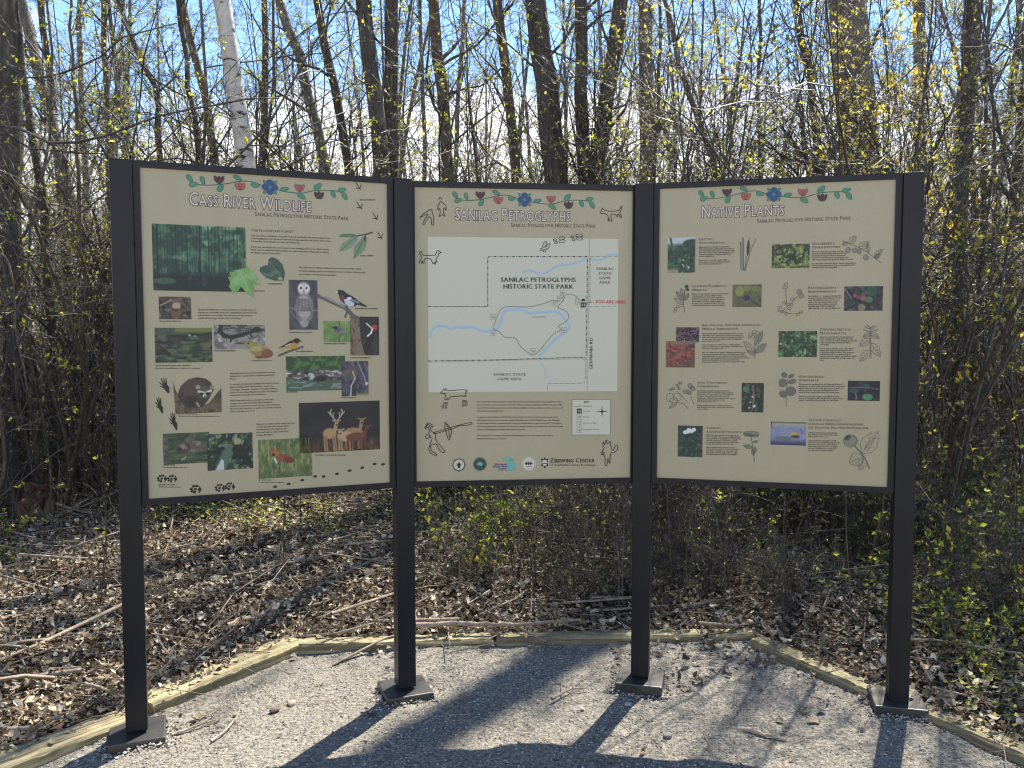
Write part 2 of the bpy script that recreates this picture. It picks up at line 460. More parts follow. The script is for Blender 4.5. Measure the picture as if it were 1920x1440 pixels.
timber((-.08, 4.06), (1.21, 4.115), .09, .034, 'shaded back timber running behind the map panel posts', 4)
timber((1.20, 4.02), (1.575, 3.345), .10, .038, 'dappled timber slanting from the back corner to the plants panel outer post', 5)
timber((1.60, 3.33), (2.36, 2.05), .10, .038, 'pale timber with dark spots leaving the picture beyond the plants panel outer post', 6)

# ------------------------------------------------------------------ trees and shrubs
def grow(P0, D0, L, n, wig, up, g, stiff=None):
    N_ = len(P0); P = np.zeros((N_, n, 3)); P[:, 0] = P0; d = nrm(D0)
    for i in range(1, n):
        d = nrm(d + wig * g.standard_normal((N_, 3)) + np.array([0, 0, up]))
        P[:, i] = P[:, i - 1] + d * (L / (n - 1))[:, None]
    return P

def spawn(P, Rr, nper, t0, t1, a0, a1, g):
    N_, n, _ = P.shape
    t = g.uniform(t0, t1, (N_, nper)) * (n - 1)
    i = np.minimum(t.astype(int), n - 2); f = (t - i)[..., None]
    ii = np.arange(N_)[:, None]
    pos = P[ii, i] * (1 - f) + P[ii, i + 1] * f
    tan = nrm(P[ii, i + 1] - P[ii, i])
    rad = Rr[ii, i] * (1 - f[..., 0]) + Rr[ii, i + 1] * f[..., 0]
    q = g.standard_normal(tan.shape); q = nrm(q - (q * tan).sum(-1, keepdims=True) * tan)
    a = g.uniform(a0, a1, (N_, nper))[..., None]
    D = tan * np.cos(a) + q * np.sin(a)
    return pos.reshape(-1, 3), D.reshape(-1, 3), rad.ravel(), (1 - t / (n - 1) * .6).ravel()

def sprout(P0, D0, L, r0, g, spec, rmin=.0011):
    """Branches of several orders.  spec: per order (n points, sides, wiggle, up, children, t0, length of child, radius of child)."""
    out = []; P = None
    for i, (n, k, wig, up, nc, t0, lf, rf) in enumerate(spec):
        P = grow(P0, D0, L, n, wig, up, g)
        Rr = np.maximum(r0[:, None] * (1 - .78 * np.linspace(0, 1, n)[None]), rmin)
        out.append(tubes(P, Rr, k))
        if nc:
            P0, D0, rad, fall = spawn(P, Rr, nc, t0, 1, .45, 1.15, g)
            L = np.repeat(L, nc) * lf * fall * g.uniform(.55, 1.35, len(P0))
            r0 = np.maximum(rad * rf, rmin)
    return out, P

def leaf_mesh(P, g, size, colors, keep, per=3, shape=.3):
    """Small folded leaves in tufts near the ends of the last twigs."""
    k = g.random(len(P)) < keep
    P = P[k]
    if not len(P): return None
    tip = np.repeat(P[:, -1], per, 0); tan = np.repeat(nrm(P[:, -1] - P[:, -2]), per, 0)
    back = g.random(len(tip))[:, None] ** 2 * np.repeat(np.linalg.norm(P[:, -1] - P[:, 0], axis=1), per)[:, None] * .5
    b = tip - tan * back
    d = nrm(tan * .8 + g.standard_normal(tan.shape) * .75 + np.array([0, 0, .25]))
    q = nrm(np.cross(d, g.standard_normal(d.shape))); u = np.cross(d, q)
    s = (size * g.uniform(.5, 1.3, len(b)))[:, None]
    V = np.stack([b, b + d * s * .5 + q * s * shape + u * s * .12, b + d * s, b + d * s * .5 - q * s * shape + u * s * .12], 1)
    n = len(b)
    f = np.array([[0, 1, 2], [0, 2, 3]])
    F = (f[None] + 4 * np.arange(n)[:, None, None]).reshape(-1, 3)
    c = np.array(colors)[g.choice(len(colors), n)] * (.7 + .6 * g.random((n, 1)))
    return V.reshape(-1, 3), F, np.repeat(c, 4, 0)

GREENS = [(.42, .46, .06), (.58, .54, .07), (.30, .37, .045), (.58, .48, .09)]
YELLOWS = [(.66, .50, .06), (.60, .50, .08), (.54, .37, .05), (.46, .43, .07)]
DEEP = [(.045, .10, .02), (.065, .13, .025), (.10, .16, .03), (.035, .075, .02)]

def trunk_mesh(path, r0, r1, k, g, flare=.35, rough=.03):
    P = path[None]; n = len(path)
    h = path[:, 2] - path[0, 2]
    Rr = np.interp(np.linspace(0, 1, n), [0, 1], [r0, r1]) * (1 + flare * np.exp(-np.maximum(h, 0) / .18))
    return tubes(P, Rr[None], k, rough, g), Rr[None]

def tree(name, label, cat_, group, path, r0, r1, bark, g, nb, bl, tmin, leafy=.12, leaf=.035, cols=GREENS, twigm='twig', spec=None, sides=14, bup=.10, extra=None):
    base = path[0].copy(); root = empty(name, base)
    tag(root, label, cat_, group)
    P = path - base
    tm, Rr = trunk_mesh(P, r0, r1, sides, g)
    link('trunk', mesh('trunk', tm[0], tm[1], M[bark], smooth=True), root)
    P0, D0, rad, fall = spawn(P[None], Rr, nb, tmin, 1, .5, 1.15, g)
    L = bl * fall * g.uniform(.45, 1.3, len(P0))
    rb = np.minimum(rad * .38, .011 + .012 * g.random(len(P0)))
    spec = spec or [(9, 5, .18, bup, 7, .15, .45, .6), (6, 3, .24, .05, 5, .15, .5, .6), (5, 3, .3, .04, 3, .2, .6, .7), (3, 3, .3, .03, 0, 0, 0, 0)]
    out, last = sprout(P0, D0, L, rb, g, spec)
    if extra:
        o2, l2 = extra(base, g); out += o2; last = np.concatenate([last, l2]) if l2.shape[1] == last.shape[1] else last
    V, F, _ = cat(out)
    link('crown', mesh('crown', V, F, M[twigm], smooth=True), root)
    lm = leaf_mesh(last, g, leaf, cols, leafy)
    if lm: link('leaves', mesh('leaves', lm[0], lm[1], M['leaf'], col=lm[2]), root)
    return root

def px_path(pts, Y, H, n=22, lean=.55, wob=0, g=None):
    """Trunk axis through the points seen in the photo at distance Y, run down to the soil and up to height H."""
    p = [at(x, y, Y) for x, y in sorted(pts, key=lambda q: -q[1])]
    s = (p[1] - p[0]) / (p[1][2] - p[0][2])
    zb = float(floor_z(p[0][0], Y)) - .05
    b = p[0] + s * (zb - p[0][2]) * lean; b[2] = zb
    q = [b] + ([] if p[0][2] - zb < .8 else [b * .5 + (p[0]) * .5 - np.array([0.02, 0, 0])]) + p
    s = (p[-1] - p[-2]) / (p[-1][2] - p[-2][2])
    if H > p[-1][2] + .5:
        q.append(p[-1] + s * (H - p[-1][2]) * .45 * .9); q[-1][2] = p[-1][2] + (H - p[-1][2]) * .45
        q.append(q[-1] + s * (H - q[-1][2]) * .6); q[-1][2] = H
    o = bez(q, n)
    if g is not None: o[2:-1, :2] += g.normal(0, wob, (n - 3, 2))
    return o

TREES = [
 # points in the photo, distance, width px, height, bark, twig bark, branches, branch length, lowest branch, leaves, label
 ([(18, 0), (22, 340), (30, 800)], 6.9, 40, 11, 'bark_dark', 'twig', 22, 1.6, .16, .05, 'thick dark trunk at the edge of the picture, standing behind the broken stump'),
 ([(78, 0), (98, 200), (120, 420)], 10.5, 15, 10, 'bark_dark', 'twig', 20, 1.4, .2, .06, 'slim dark tree between the thick edge trunk and the forked crooked tree'),
 ([(150, 0), (152, 170), (160, 340)], 13, 13, 11, 'bark_grey', 'twig_grey', 20, 1.4, .2, .05, 'thin straight grey tree behind the long overhanging bough'),
 ([(196, 0), (200, 160), (205, 330)], 11.5, 13, 11, 'bark_brown', 'twig', 20, 1.4, .2, .06, 'thin upright brown tree above the outer post of the wildlife panel'),
 ([(218, 0), (262, 105), (292, 170), (300, 330)], 9.0, 15, 6.2, 'bark_dark', 'twig', 26, 1.6, .3, .08, 'crooked dark tree bent sideways above the wildlife panel corner'),
 ([(335, 0), (352, 150), (374, 310)], 8.2, 12, 8, 'bark_dark', 'twig', 30, 1.6, .25, .10, 'slender black sapling tree just before the birch, leaning'),
 ([(344, 20), (372, 130), (396, 250)], 11, 17, 11, 'bark_brown', 'twig', 18, 1.5, .25, .06, 'leaning brown tree partly behind the slender black one beside the birch'),
 ([(418, 0), (443, 180), (462, 312)], 7.3, 36, 11, 'bark_birch', 'twig_grey', 16, 1.5, .38, .06, 'pale white birch trunk with black scars rising over the wildlife panel'),
 ([(524, 0), (560, 115), (592, 235), (606, 330)], 10.5, 22, 12, 'bark_grey', 'twig', 22, 1.7, .3, .08, 'leaning light grey trunk next to the white birch'),
 ([(594, 0), (612, 95), (642, 250), (655, 330)], 10, 19, 12, 'bark_dark', 'twig', 26, 1.6, .25, .12, 'leaning dark trunk between the light grey one and the twin dark trunks'),
 ([(680, 0), (698, 150), (716, 320)], 9.5, 33, 13, 'bark_dark', 'twig', 26, 1.6, .25, .08, 'thick dark trunk, the leaning one of the twin pair over the wildlife panel edge'),
 ([(736, 0), (735, 150), (731, 320)], 9.8, 30, 13, 'bark_dark', 'twig', 26, 1.6, .25, .08, 'thick dark trunk, the upright forked one of the twin pair over the post'),
 ([(790, 0), (793, 150), (796, 330)], 12, 10, 10, 'bark_grey', 'twig', 18, 1.3, .25, .06, 'thin pole-like tree between the twin trunks and a brown leaning trunk'),
 ([(814, 0), (824, 130), (842, 320)], 10.2, 26, 12, 'bark_brown', 'twig', 24, 1.6, .25, .10, 'brown trunk leaning above the birds drawn on the map panel'),
 ([(872, 0), (862, 150), (856, 330)], 13, 11, 10, 'bark_grey', 'twig', 18, 1.3, .25, .06, 'thin grey tree above the heading of the map panel, leaning the other way'),
 ([(934, 0), (948, 150), (966, 320)], 10.4, 22, 12, 'bark_brown', 'twig', 22, 1.5, .25, .08, 'medium brown trunk above the blue flower on the map panel'),
 ([(1000, 0), (1022, 165), (1042, 330)], 9.2, 47, 13, 'bark_dark', 'twig', 30, 1.5, .2, .06, 'very thick dark trunk, lowest of the clump of three over the map panel'),
 ([(1090, 0), (1091, 180), (1096, 330)], 9.6, 28, 13, 'bark_dark', 'twig', 44, 1.3, .15, .05, 'straight dark middle trunk wrapped in twigs in the clump of three'),
 ([(1162, 0), (1144, 150), (1112, 335)], 9.3, 32, 13, 'bark_dark', 'twig', 44, 1.4, .15, .05, 'dark trunk slanting away from the middle one in the clump of three'),
 ([(1212, 0), (1213, 160), (1214, 335)], 10.5, 31, 13, 'bark_grey', 'twig', 22, 1.4, .25, .06, 'upright grey flaky trunk directly above the post beside the plants panel'),
 ([(1238, 0), (1233, 160), (1228, 335)], 8.6, 8, 8, 'bark_dark', 'twig', 20, 1.2, .25, .06, 'thin black stem close beside the upright grey flaky trunk'),
 ([(1246, 0), (1280, 140), (1342, 320)], 9.0, 13, 9, 'bark_brown', 'twig', 24, 1.5, .25, .12, 'thin curved brown tree leaning over the native plants heading'),
 ([(1425, 0), (1424, 160), (1424, 330)], 12, 9, 10, 'bark_dark', 'twig', 18, 1.3, .25, .06, 'thin straight tree in the gap above the plants panel blue flower'),
 ([(1488, 0), (1516, 150), (1542, 335)], 8.0, 19, 7, 'bark_dark', 'twig', 30, 1.7, .25, .10, 'slim dark forked tree standing in front of the biggest trunk'),
 ([(1588, 0), (1602, 160), (1614, 335)], 10.0, 76, 15, 'bark_tan', 'twig', 26, 1.7, .25, .08, 'the biggest trunk, brown and broad, behind the plants panel corner'),
 ([(1722, 0), (1724, 160), (1720, 335)], 10.8, 26, 12, 'bark_grey', 'twig_grey', 22, 1.5, .25, .10, 'grey trunk hung with yellow leaves beside the outer post of the plants panel'),
 ([(1760, 0), (1796, 120), (1826, 330)], 11.5, 10, 9, 'bark_grey', 'twig_grey', 20, 1.4, .25, .10, 'thin leaning grey tree crossing the tall pale grey trunk'),
 ([(1818, 0), (1814, 120), (1804, 330)], 11.0, 25, 13, 'bark_grey', 'twig_grey', 20, 1.5, .25, .08, 'tall pale grey trunk behind the yellow leaved shrub'),
 ([(1912, 0), (1898, 160), (1876, 340)], 11.5, 13, 11, 'bark_grey', 'twig_grey', 20, 1.4, .25, .08, 'slanting pale grey tree near the picture edge past the yellow shrub'),
 ([(58, 250), (84, 420), (96, 700)], 7.6, 17, 9, 'bark_dark', 'twig', 22, 1.3, .2, .06, 'dark straight trunk in the thicket beside the wildlife panel outer post'),
 ([(122, 330), (176, 540), (222, 740)], 8.6, 26, 8, 'bark_grey', 'twig_grey', 20, 1.3, .3, .06, 'grey leaning trunk slanting down behind the wildlife panel outer post'),
 ([(146, 300), (156, 500), (160, 800)], 7.0, 9, 5, 'bark_brown', 'twig', 22, 1.0, .2, .08, 'thin upright stem between the leaning grey trunk and the dark straight one'),
 ([(1806, 260), (1782, 520), (1776, 800)], 10.0, 38, 11, 'bark_dark', 'twig', 22, 1.3, .25, .06, 'stout dark trunk seen low in the thicket past the plants panel'),
 ([(1846, 300), (1838, 520), (1812, 820)], 8.4, 11, 6, 'bark_brown', 'twig', 22, 1.1, .25, .10, 'thin wavering stem between the stout dark trunk and the smooth brown sapling'),
 ([(1905, 340), (1893, 520), (1880, 800)], 8.0, 19, 6, 'bark_brown', 'twig', 26, 1.3, .3, .14, 'smooth brown sapling tree standing beside the plants panel in green undergrowth'),
]
for i, (pts, Y, wp, H, bark, tw, nb, bl, tm, lf, lab) in enumerate(TREES):
    g = np.random.default_rng(500 + i)
    path = px_path(pts, Y, H, 26, g=g, wob=.012)
    r0 = wp / 2 / FOC * Y
    birch = bark == 'bark_birch'
    tree('birch_tree' if birch else 'bare_tree', lab, 'tree', None, path, r0 * 1.08, r0 * .42, bark, g, nb, bl, tm, lf * 1.9, .025, twigm=tw, sides=18 if wp > 28 else 10)

# ---- slender trees deeper in the wood, copied from five kinds
protos = []
g = np.random.default_rng(77)
for k in range(5):
    H = 9 + 3 * g.random()
    pts = [(0, 0, -.1), (.06 * g.standard_normal(), .05 * g.standard_normal(), 2), (.25 * g.standard_normal(), .2 * g.standard_normal(), 5), (.5 * g.standard_normal(), .4 * g.standard_normal(), H)]
    protos.append(tree('slender_tree', 'x', 'tree', 'slender trees deeper in the wood', bez(pts, 16), .035 + .035 * g.random(), .012, ('bark_grey', 'bark_dark', 'bark_brown')[k % 3], g, 34, 1.5, .12, .17, .036, twigm=('twig', 'twig_grey')[k % 2], sides=7))
spots = []
while len(spots) < 36:
    y = g.uniform(12.5, 30); x = g.uniform(-.72, .72) * y
    if all((x - a) ** 2 + (y - b) ** 2 > .8 for a, b in spots): spots.append((x, y))
SL = 'thin bare tree standing deep in the wood behind the thicket'
for i, (x, y) in enumerate(spots):
    o = protos[i] if i < 5 else copy_tree(protos[i % 5])
    o.location = (x, y, float(floor_z(x, y)) - .02); o.rotation_euler = (g.normal(0, .07), g.normal(0, .09), g.random() * 6.283)
    s = g.uniform(.8, 1.35); o.scale = (s, s, s * g.uniform(.9, 1.15))
    o['label'] = SL

# ---- thicket shrubs
def shrub(label, g, ns, h, spread, r, leafy, leaf, cols, twigm, nb=9, nt=6, group='tangled shrubs of the thicket', name='shrub', per=3, low=.13):
    root = empty(name, (0, 0, 0)); tag(root, label, 'shrub', group)
    a = g.random(ns) * 6.283; til = spread * g.uniform(.25, 1, ns)
    D0 = np.stack([np.cos(a) * til, np.sin(a) * til, np.ones(ns)], -1)
    P0 = np.stack([np.cos(a) * .10 * g.random(ns), np.sin(a) * .10 * g.random(ns), -.06 * np.ones(ns)], -1)
    L = h * g.uniform(.6, 1.15, ns)
    out, last = sprout(P0, D0, L, r * g.uniform(.6, 1.2, ns), g,
        [(10, 5, .13, -.015, nb, low, .45, .6), (7, 4, .22, .03, nt, .12, .45, .62), (5, 3, .28, .04, 5, .2, .5, .7), (3, 3, .3, .02, 0, 0, 0, 0)])
    V, F, _ = cat(out)
    link('stems', mesh('stems', V, F, M[twigm], smooth=True), root)
    lm = leaf_mesh(last, g, leaf, cols, leafy, per)
    if lm: link('leaves', mesh('leaves', lm[0], lm[1], M['leaf'], col=lm[2]), root)
    return root
g = np.random.default_rng(88)
KIND = [
 shrub('x', g, 10, 4.6, .5, .015, .20, .025, GREENS, 'twig'),
 shrub('x', g, 8, 5.2, .40, .017, .24, .026, GREENS, 'twig'),
 shrub('x', g, 12, 2.5, .8, .010, .16, .023, GREENS, 'twig_grey'),
 shrub('x', g, 7, 5.8, .33, .019, .20, .026, GREENS, 'twig'),
 shrub('x', g, 10, 2.9, .65, .011, .06, .023, GREENS, 'twig_grey'),
]
LABS = ['bare twiggy shrub of the tangled thicket behind the sign'] * 5
sp = []
for (x0, x1, y0, y1, n, dmin) in ((-6.5, -2.7, 5.8, 9.5, 21, .4), (2.9, 6.6, 5.6, 9.5, 18, .45), (-5, 5, 8.2, 11, 17, .6), (-9.5, 9.5, 10, 15, 46, .5), (-14, 14, 15, 22, 50, .7)):
    k = 0
    while k < n:
        x, y = g.uniform(x0, x1), g.uniform(y0, y1)
        if all((x - a) ** 2 + (y - b) ** 2 > dmin ** 2 for a, b in sp): sp.append((x, y)); k += 1
for i, (x, y) in enumerate(sp):
    o = KIND[i] if i < 5 else copy_tree(KIND[int(g.integers(5))])
    o.location = (x, y, float(floor_z(x, y))); o.rotation_euler = (0, 0, g.random() * 6.283)
    s = g.uniform(.8, 1.2) * (1.25 if y > 15 else 1); o.scale = (s, s, s * g.uniform(.85, 1.1))
    o['label'] = LABS[0]

# ---- the yellow leaved shrub and the overhanging boughs
def placed(o, x, y, rz=0, s=1):
    o.location = (x, y, float(floor_z(x, y))); o.rotation_euler = (0, 0, rz); o.scale = (s, s, s); return o
placed(shrub('tall shrub in bright yellow young leaf beside the plants panel', g, 10, 5.4, .36, .016, .62, .046, YELLOWS, 'twig', nb=9, nt=6, group=None, name='yellow_shrub', per=3), 3.75, 7.4)
placed(shrub('low loose shrub in pale yellow leaf under the yellow leaved one', g, 7, 2.6, .7, .010, .24, .034, YELLOWS + GREENS, 'twig', group=None, name='yellow_shrub'), 2.75, 5.9)
placed(shrub('tall dense twiggy shrub behind the native plants panel, shading the back corner of the gravel', g, 15, 5.2, .30, .014, .09, .026, GREENS, 'twig', nb=9, nt=7, group=None, name='twig_tangle', low=.38), 2.3, 6.15)
placed(shrub('second dense twiggy shrub behind the native plants panel, nearer the outer post', g, 13, 4.7, .34, .013, .12, .026, GREENS, 'twig', nb=9, nt=7, group=None, name='twig_tangle', low=.36), 2.75, 5.5)
placed(shrub('third tall twiggy shrub, behind the post between the map and plants panels', g, 12, 5.0, .30, .014, .09, .026, GREENS, 'twig', nb=9, nt=7, group=None, name='twig_tangle', low=.42), 1.35, 6.9)
placed(shrub('dense dark twig tangle around the clump of three thick trunks', g, 16, 3.4, .38, .010, .04, .03, GREENS, 'twig', nb=10, nt=7, group=None, name='twig_tangle', low=.3), 1.15, 8.7)

def boughs(name, label, lines, g, r, leafy, cols=GREENS, nb=14):
    p0 = np.array(lines[0][0]); base = np.array([p0[0], p0[1], float(floor_z(p0[0], p0[1]))])
    root = empty(name, base); tag(root, label, 'shrub')
    out, last = [], []
    for q in lines:
        P = bez([np.array(a) - base for a in q], 26)[None]
        P[:, 1:] += g.normal(0, .008, P[:, 1:].shape)
        Rr = (r * np.linspace(1, .22, 26))[None]
        out.append(tubes(P, Rr, 7))
        P0, D0, rad, fall = spawn(P, Rr, nb, .18, 1, .4, 1.1, g)
        o2, l2 = sprout(P0, D0, .75 * fall * g.uniform(.4, 1.3, nb), np.maximum(rad * .5, .002), g, [(7, 4, .16, .06, 5, .15, .45, .65), (5, 3, .2, .04, 3, .2, .5, .7), (3, 3, .2, .02, 0, 0, 0, 0)])
        out += o2; last.append(l2)
    V, F, _ = cat(out)
    link('stems', mesh('stems', V, F, M['twig'], smooth=True), root)
    lm = leaf_mesh(np.concatenate(last), g, .034, cols, leafy)
    link('leaves', mesh('leaves', lm[0], lm[1], M['leaf'], col=lm[2]), root)
    return root
g = np.random.default_rng(99)
bs = (-3.75, 5.6, .0)
boughs('overhanging_shrub', 'dark shrub whose long arching boughs reach in over the wildlife panel from the picture edge',
  [[bs, (-3.8, 5.5, 1.2), at(-60, 262, 5.4), at(120, 272, 5.3), at(260, 232, 5.2), at(400, 196, 5.1), at(520, 185, 5.0)],
   [bs, (-3.7, 5.5, .9), at(-70, 268, 5.6), at(60, 278, 5.6), at(185, 290, 5.7), at(235, 270, 5.7)],
   [bs, (-3.65, 5.6, .8), at(-60, 140, 5.9), at(60, 150, 5.9), at(190, 105, 5.8), at(240, 60, 5.8), at(330, 40, 5.8)],
   [bs, (-3.6, 5.7, .6), at(-40, 400, 5.7), at(40, 590, 5.6), at(130, 575, 5.6), at(230, 560, 5.6)],
   [bs, (-3.5, 5.7, .5), at(-20, 470, 5.5), at(20, 500, 5.5), at(35, 640, 5.5), at(60, 760, 5.5)]], g, .019, .13)
bs = (1.9, 9.6, .05)
boughs('arching_shrub', 'wide arching shrub spreading thin boughs above the outer top corner of the plants panel',
  [[bs, at(1250, 560, 8.6), at(1330, 300, 8.0), at(1450, 150, 7.6), at(1560, 70, 7.4)],
   [bs, at(1480, 460, 7.2), at(1560, 290, 7.0), at(1660, 228, 6.9), at(1790, 190, 6.8), at(1960, 150, 6.7)],
   [bs, at(1500, 480, 7.0), at(1590, 270, 6.9), at(1640, 205, 6.9), at(1720, 120, 6.9), at(1850, -10, 6.9)],
   [bs, at(1300, 500, 7.8), at(1290, 290, 7.5), at(1370, 170, 7.4), at(1500, 60, 7.4)]], g, .017, .12, GREENS + YELLOWS)
bs = (-1.2, 8.2, .05)
boughs('arching_shrub', 'wide arching shrub whose boughs sweep up past the birch over the wildlife panel',
  [[bs, at(560, 420, 8.0), at(480, 240, 7.8), at(520, 110, 7.7), at(620, 30, 7.7), at(760, 20, 7.7)],
   [bs, at(600, 430, 8.0), at(520, 260, 7.7), at(640, 150, 7.6), at(600, 60, 7.6)],
   [bs, at(500, 430, 8.0), at(400, 260, 7.8), at(250, 210, 7.8), at(120, 250, 7.8)],
   [bs, at(640, 420, 8.0), at(720, 260, 7.8), at(860, 110, 7.7), at(910, 60, 7.7)]], g, .015, .16)

bs = (-2.6, 7.6, .05)
boughs('arching_shrub', 'arching shrub crossing thin boughs in front of the crooked tree and the outer post corner',
  [[bs, at(330, 420, 7.4), at(250, 260, 7.2), at(120, 150, 7.0), at(-40, 90, 6.9)],
   [bs, at(420, 430, 7.4), at(360, 300, 7.2), at(200, 330, 7.0), at(40, 390, 6.9)],
   [bs, at(400, 400, 7.4), at(330, 200, 7.3), at(180, 40, 7.3), at(60, -30, 7.3)],
   [bs, at(450, 420, 7.4), at(560, 300, 7.3), at(700, 250, 7.3), at(850, 280, 7.3)]], g, .014, .24, nb=18)
bs = (.4, 8.0, .05)
boughs('arching_shrub', 'arching shrub throwing thin crossing boughs up behind the map panel heading',
  [[bs, at(900, 420, 7.8), at(840, 240, 7.6), at(760, 110, 7.5), at(640, 60, 7.5)],
   [bs, at(1000, 430, 7.8), at(1060, 260, 7.6), at(1180, 150, 7.5), at(1330, 110, 7.5)],
   [bs, at(960, 420, 7.8), at(980, 200, 7.6), at(940, 60, 7.6)],
   [bs, at(1040, 420, 7.8), at(1140, 290, 7.6), at(1290, 250, 7.5), at(1430, 290, 7.5)]], g, .014, .24, nb=18)
bs = (3.3, 7.0, .05)
boughs('arching_shrub', 'arching shrub bending long boughs across the yellow leaved shrub past the plants panel',
  [[bs, at(1690, 420, 6.8), at(1640, 260, 6.6), at(1520, 180, 6.5), at(1360, 210, 6.4)],
   [bs, at(1720, 430, 6.8), at(1780, 300, 6.6), at(1880, 230, 6.5), at(1990, 240, 6.4)],
   [bs, at(1720, 500, 6.8), at(1790, 440, 6.6), at(1860, 470, 6.5), at(1960, 560, 6.4)],
   [bs, at(1700, 420, 6.8), at(1740, 180, 6.7), at(1840, 40, 6.7)]], g, .014, .26, GREENS + YELLOWS, nb=18)

# ---- thin whips and small leafy shrubs on the floor behind the sign
def whip(g, h, twigm):
    root = empty('sapling', (0, 0, 0)); tag(root, 'x', 'sapling', 'thin leafless saplings in the leaf litter')
    ns = 2
    D0 = np.stack([g.normal(0, .12, ns), g.normal(0, .12, ns), np.ones(ns)], -1)
    out, last = sprout(np.array([[0, 0, -.05], [.05, .03, -.05]]), D0, h * g.uniform(.6, 1, ns), np.full(ns, .0048), g, [(9, 5, .07, .03, 5, .3, .28, .6), (5, 3, .2, .06, 2, .3, .5, .7), (3, 3, .2, 0, 0, 0, 0, 0)])
    V, F, _ = cat(out)
    link('stem', mesh('stem', V, F, M[twigm], smooth=True), root)
    lm = leaf_mesh(last, g, .035, GREENS, .15)
    if lm: link('leaves', mesh('leaves', lm[0], lm[1], M['leaf'], col=lm[2]), root)
    return root
g = np.random.default_rng(111)
WH = [whip(g, h, t) for h, t in ((1.5, 'twig'), (1.1, 'twig_grey'), (1.9, 'twig'), (.8, 'twig'))]
sp2 = []
for (x0, x1, y0, y1, n) in ((-3.3, -1.4, 4.4, 6.5, 12), (-.3, 1.7, 4.4, 5.8, 56), (-1.2, 1.8, 5.2, 7.5, 14), (1.7, 3.6, 3.9, 6.5, 40), (-4.5, -2.6, 5, 8, 16)):
    k = 0
    while k < n:
        x, y = g.uniform(x0, x1), g.uniform(y0, y1)
        if not in_poly(np.array([x]), np.array([y - .25]), PAD)[0]: sp2.append((x, y)); k += 1
for i, (x, y) in enumerate(sp2):
    o = WH[i] if i < 4 else copy_tree(WH[int(g.integers(4))])
    placed(o, x, y, g.random() * 6.283, g.uniform(.55, 1.05))
    o['label'] = 'thin bare sapling whip sticking up from the leaf litter behind the sign'

BR = [shrub('x', g, 15, h, .75, .0055, lf, .026, GREENS + DEEP, 'twig', nb=7, nt=5, group='low tangled brush behind the sign', name='brush') for h, lf in ((1.25, .012), (.95, .03), (1.6, .008))]
sp4 = []
for (x0, x1, y0, y1, n) in ((-.25, 1.25, 4.4, 5.2, 8), (1.5, 3.2, 3.9, 5.0, 7), (-.2, 1.2, 5.4, 7.0, 3), (1.0, 3.8, 4.7, 7.4, 14), (-2.6, -.4, 6.8, 8.2, 5), (-4.5, -2.8, 5.0, 7.5, 8)):
    k = 0
    while k < n:
        x, y = g.uniform(x0, x1), g.uniform(y0, y1)
        if all((x - a) ** 2 + (y - b) ** 2 > .07 for a, b in sp4): sp4.append((x, y)); k += 1
for i, (x, y) in enumerate(sp4):
    o = BR[i] if i < 3 else copy_tree(BR[int(g.integers(3))])
    placed(o, x, y, g.random() * 6.283, g.uniform(.6, 1.1) * (.55 if y < 5 else 1))
    o['label'] = 'low tangle of dead brush on the leaf litter behind the sign'

def low_shrub(g, h, leafy, cols):
    return shrub('x', g, 9, h, .9, .0045, leafy, .034, cols, 'twig', nb=6, nt=4, group='low leafy shrubs behind the sign', name='low_shrub')
LS = [low_shrub(g, .8, .16, GREENS + DEEP), low_shrub(g, 1.05, .12, GREENS + DEEP), low_shrub(g, .6, .22, DEEP + GREENS)]
sp3 = []
for (x0, x1, y0, y1, n) in ((1.05, 2.0, 4.6, 6.2, 3), (1.9, 3.9, 3.6, 6.6, 19), (-.3, .0, 4.7, 5.3, 2), (-3.6, -2.4, 5, 7.5, 4)):
    k = 0
    while k < n:
        x, y = g.uniform(x0, x1), g.uniform(y0, y1)
        if not in_poly(np.array([x]), np.array([y - .3]), PAD)[0] and not in_poly(np.array([x - .3]), np.array([y]), PAD)[0]: sp3.append((x, y)); k += 1
for i, (x, y) in enumerate(sp3):
    o = LS[i] if i < 3 else copy_tree(LS[int(g.integers(3))])
    placed(o, x, y, g.random() * 6.283, g.uniform(.6, 1.1))
    o['label'] = 'low leafy shrub with small fresh green leaves behind the sign'

# ---- green sprouts: nobody could count them
def sprouts(n, g):
    x, y = g.uniform(-5, 5, n * 6), g.uniform(3, 10, n * 6)
    dens = vnoise(x, y, 61, .8) + .5 * np.clip((x - .8) / 2.0, -.25, 1) + .15 * vnoise(x, y, 62, 4)
    k = (dens > .80) & ~in_poly(x, y, PAD * 1.03) & (np.abs(x) < .7 * y + .6)
    x, y = x[k][:n], y[k][:n]; n = len(x); z = floor_z(x, y) + .02
    per = 8
    b = np.repeat(np.stack([x, y, z], -1), per, 0) + g.normal(0, .035, (n * per, 3)) * np.array([1, 1, .2]) + np.array([0, 0, 1]) * g.uniform(.01, .13, (n * per, 1))
    d = nrm(g.standard_normal(b.shape) * np.array([1, 1, .35]) + np.array([0, 0, .35]))
    q = nrm(np.cross(d, np.array([[0, 0, 1.]]))); u = np.cross(d, q)
    s = g.uniform(.015, .04, (len(b), 1))
    V = np.stack([b, b + d * s * .5 + q * s * .36 + u * s * .1, b + d * s, b + d * s * .5 - q * s * .36 + u * s * .1], 1)
    F = (np.array([[0, 1, 2], [0, 2, 3]])[None] + 4 * np.arange(len(b))[:, None, None]).reshape(-1, 3)
    c = np.array(DEEP + GREENS)[g.choice(8, len(b))] * (.7 + .6 * g.random((len(b), 1)))
    return V.reshape(-1, 3), F, np.repeat(c, 4, 0)
V, F, Cc = sprouts(2300, g)
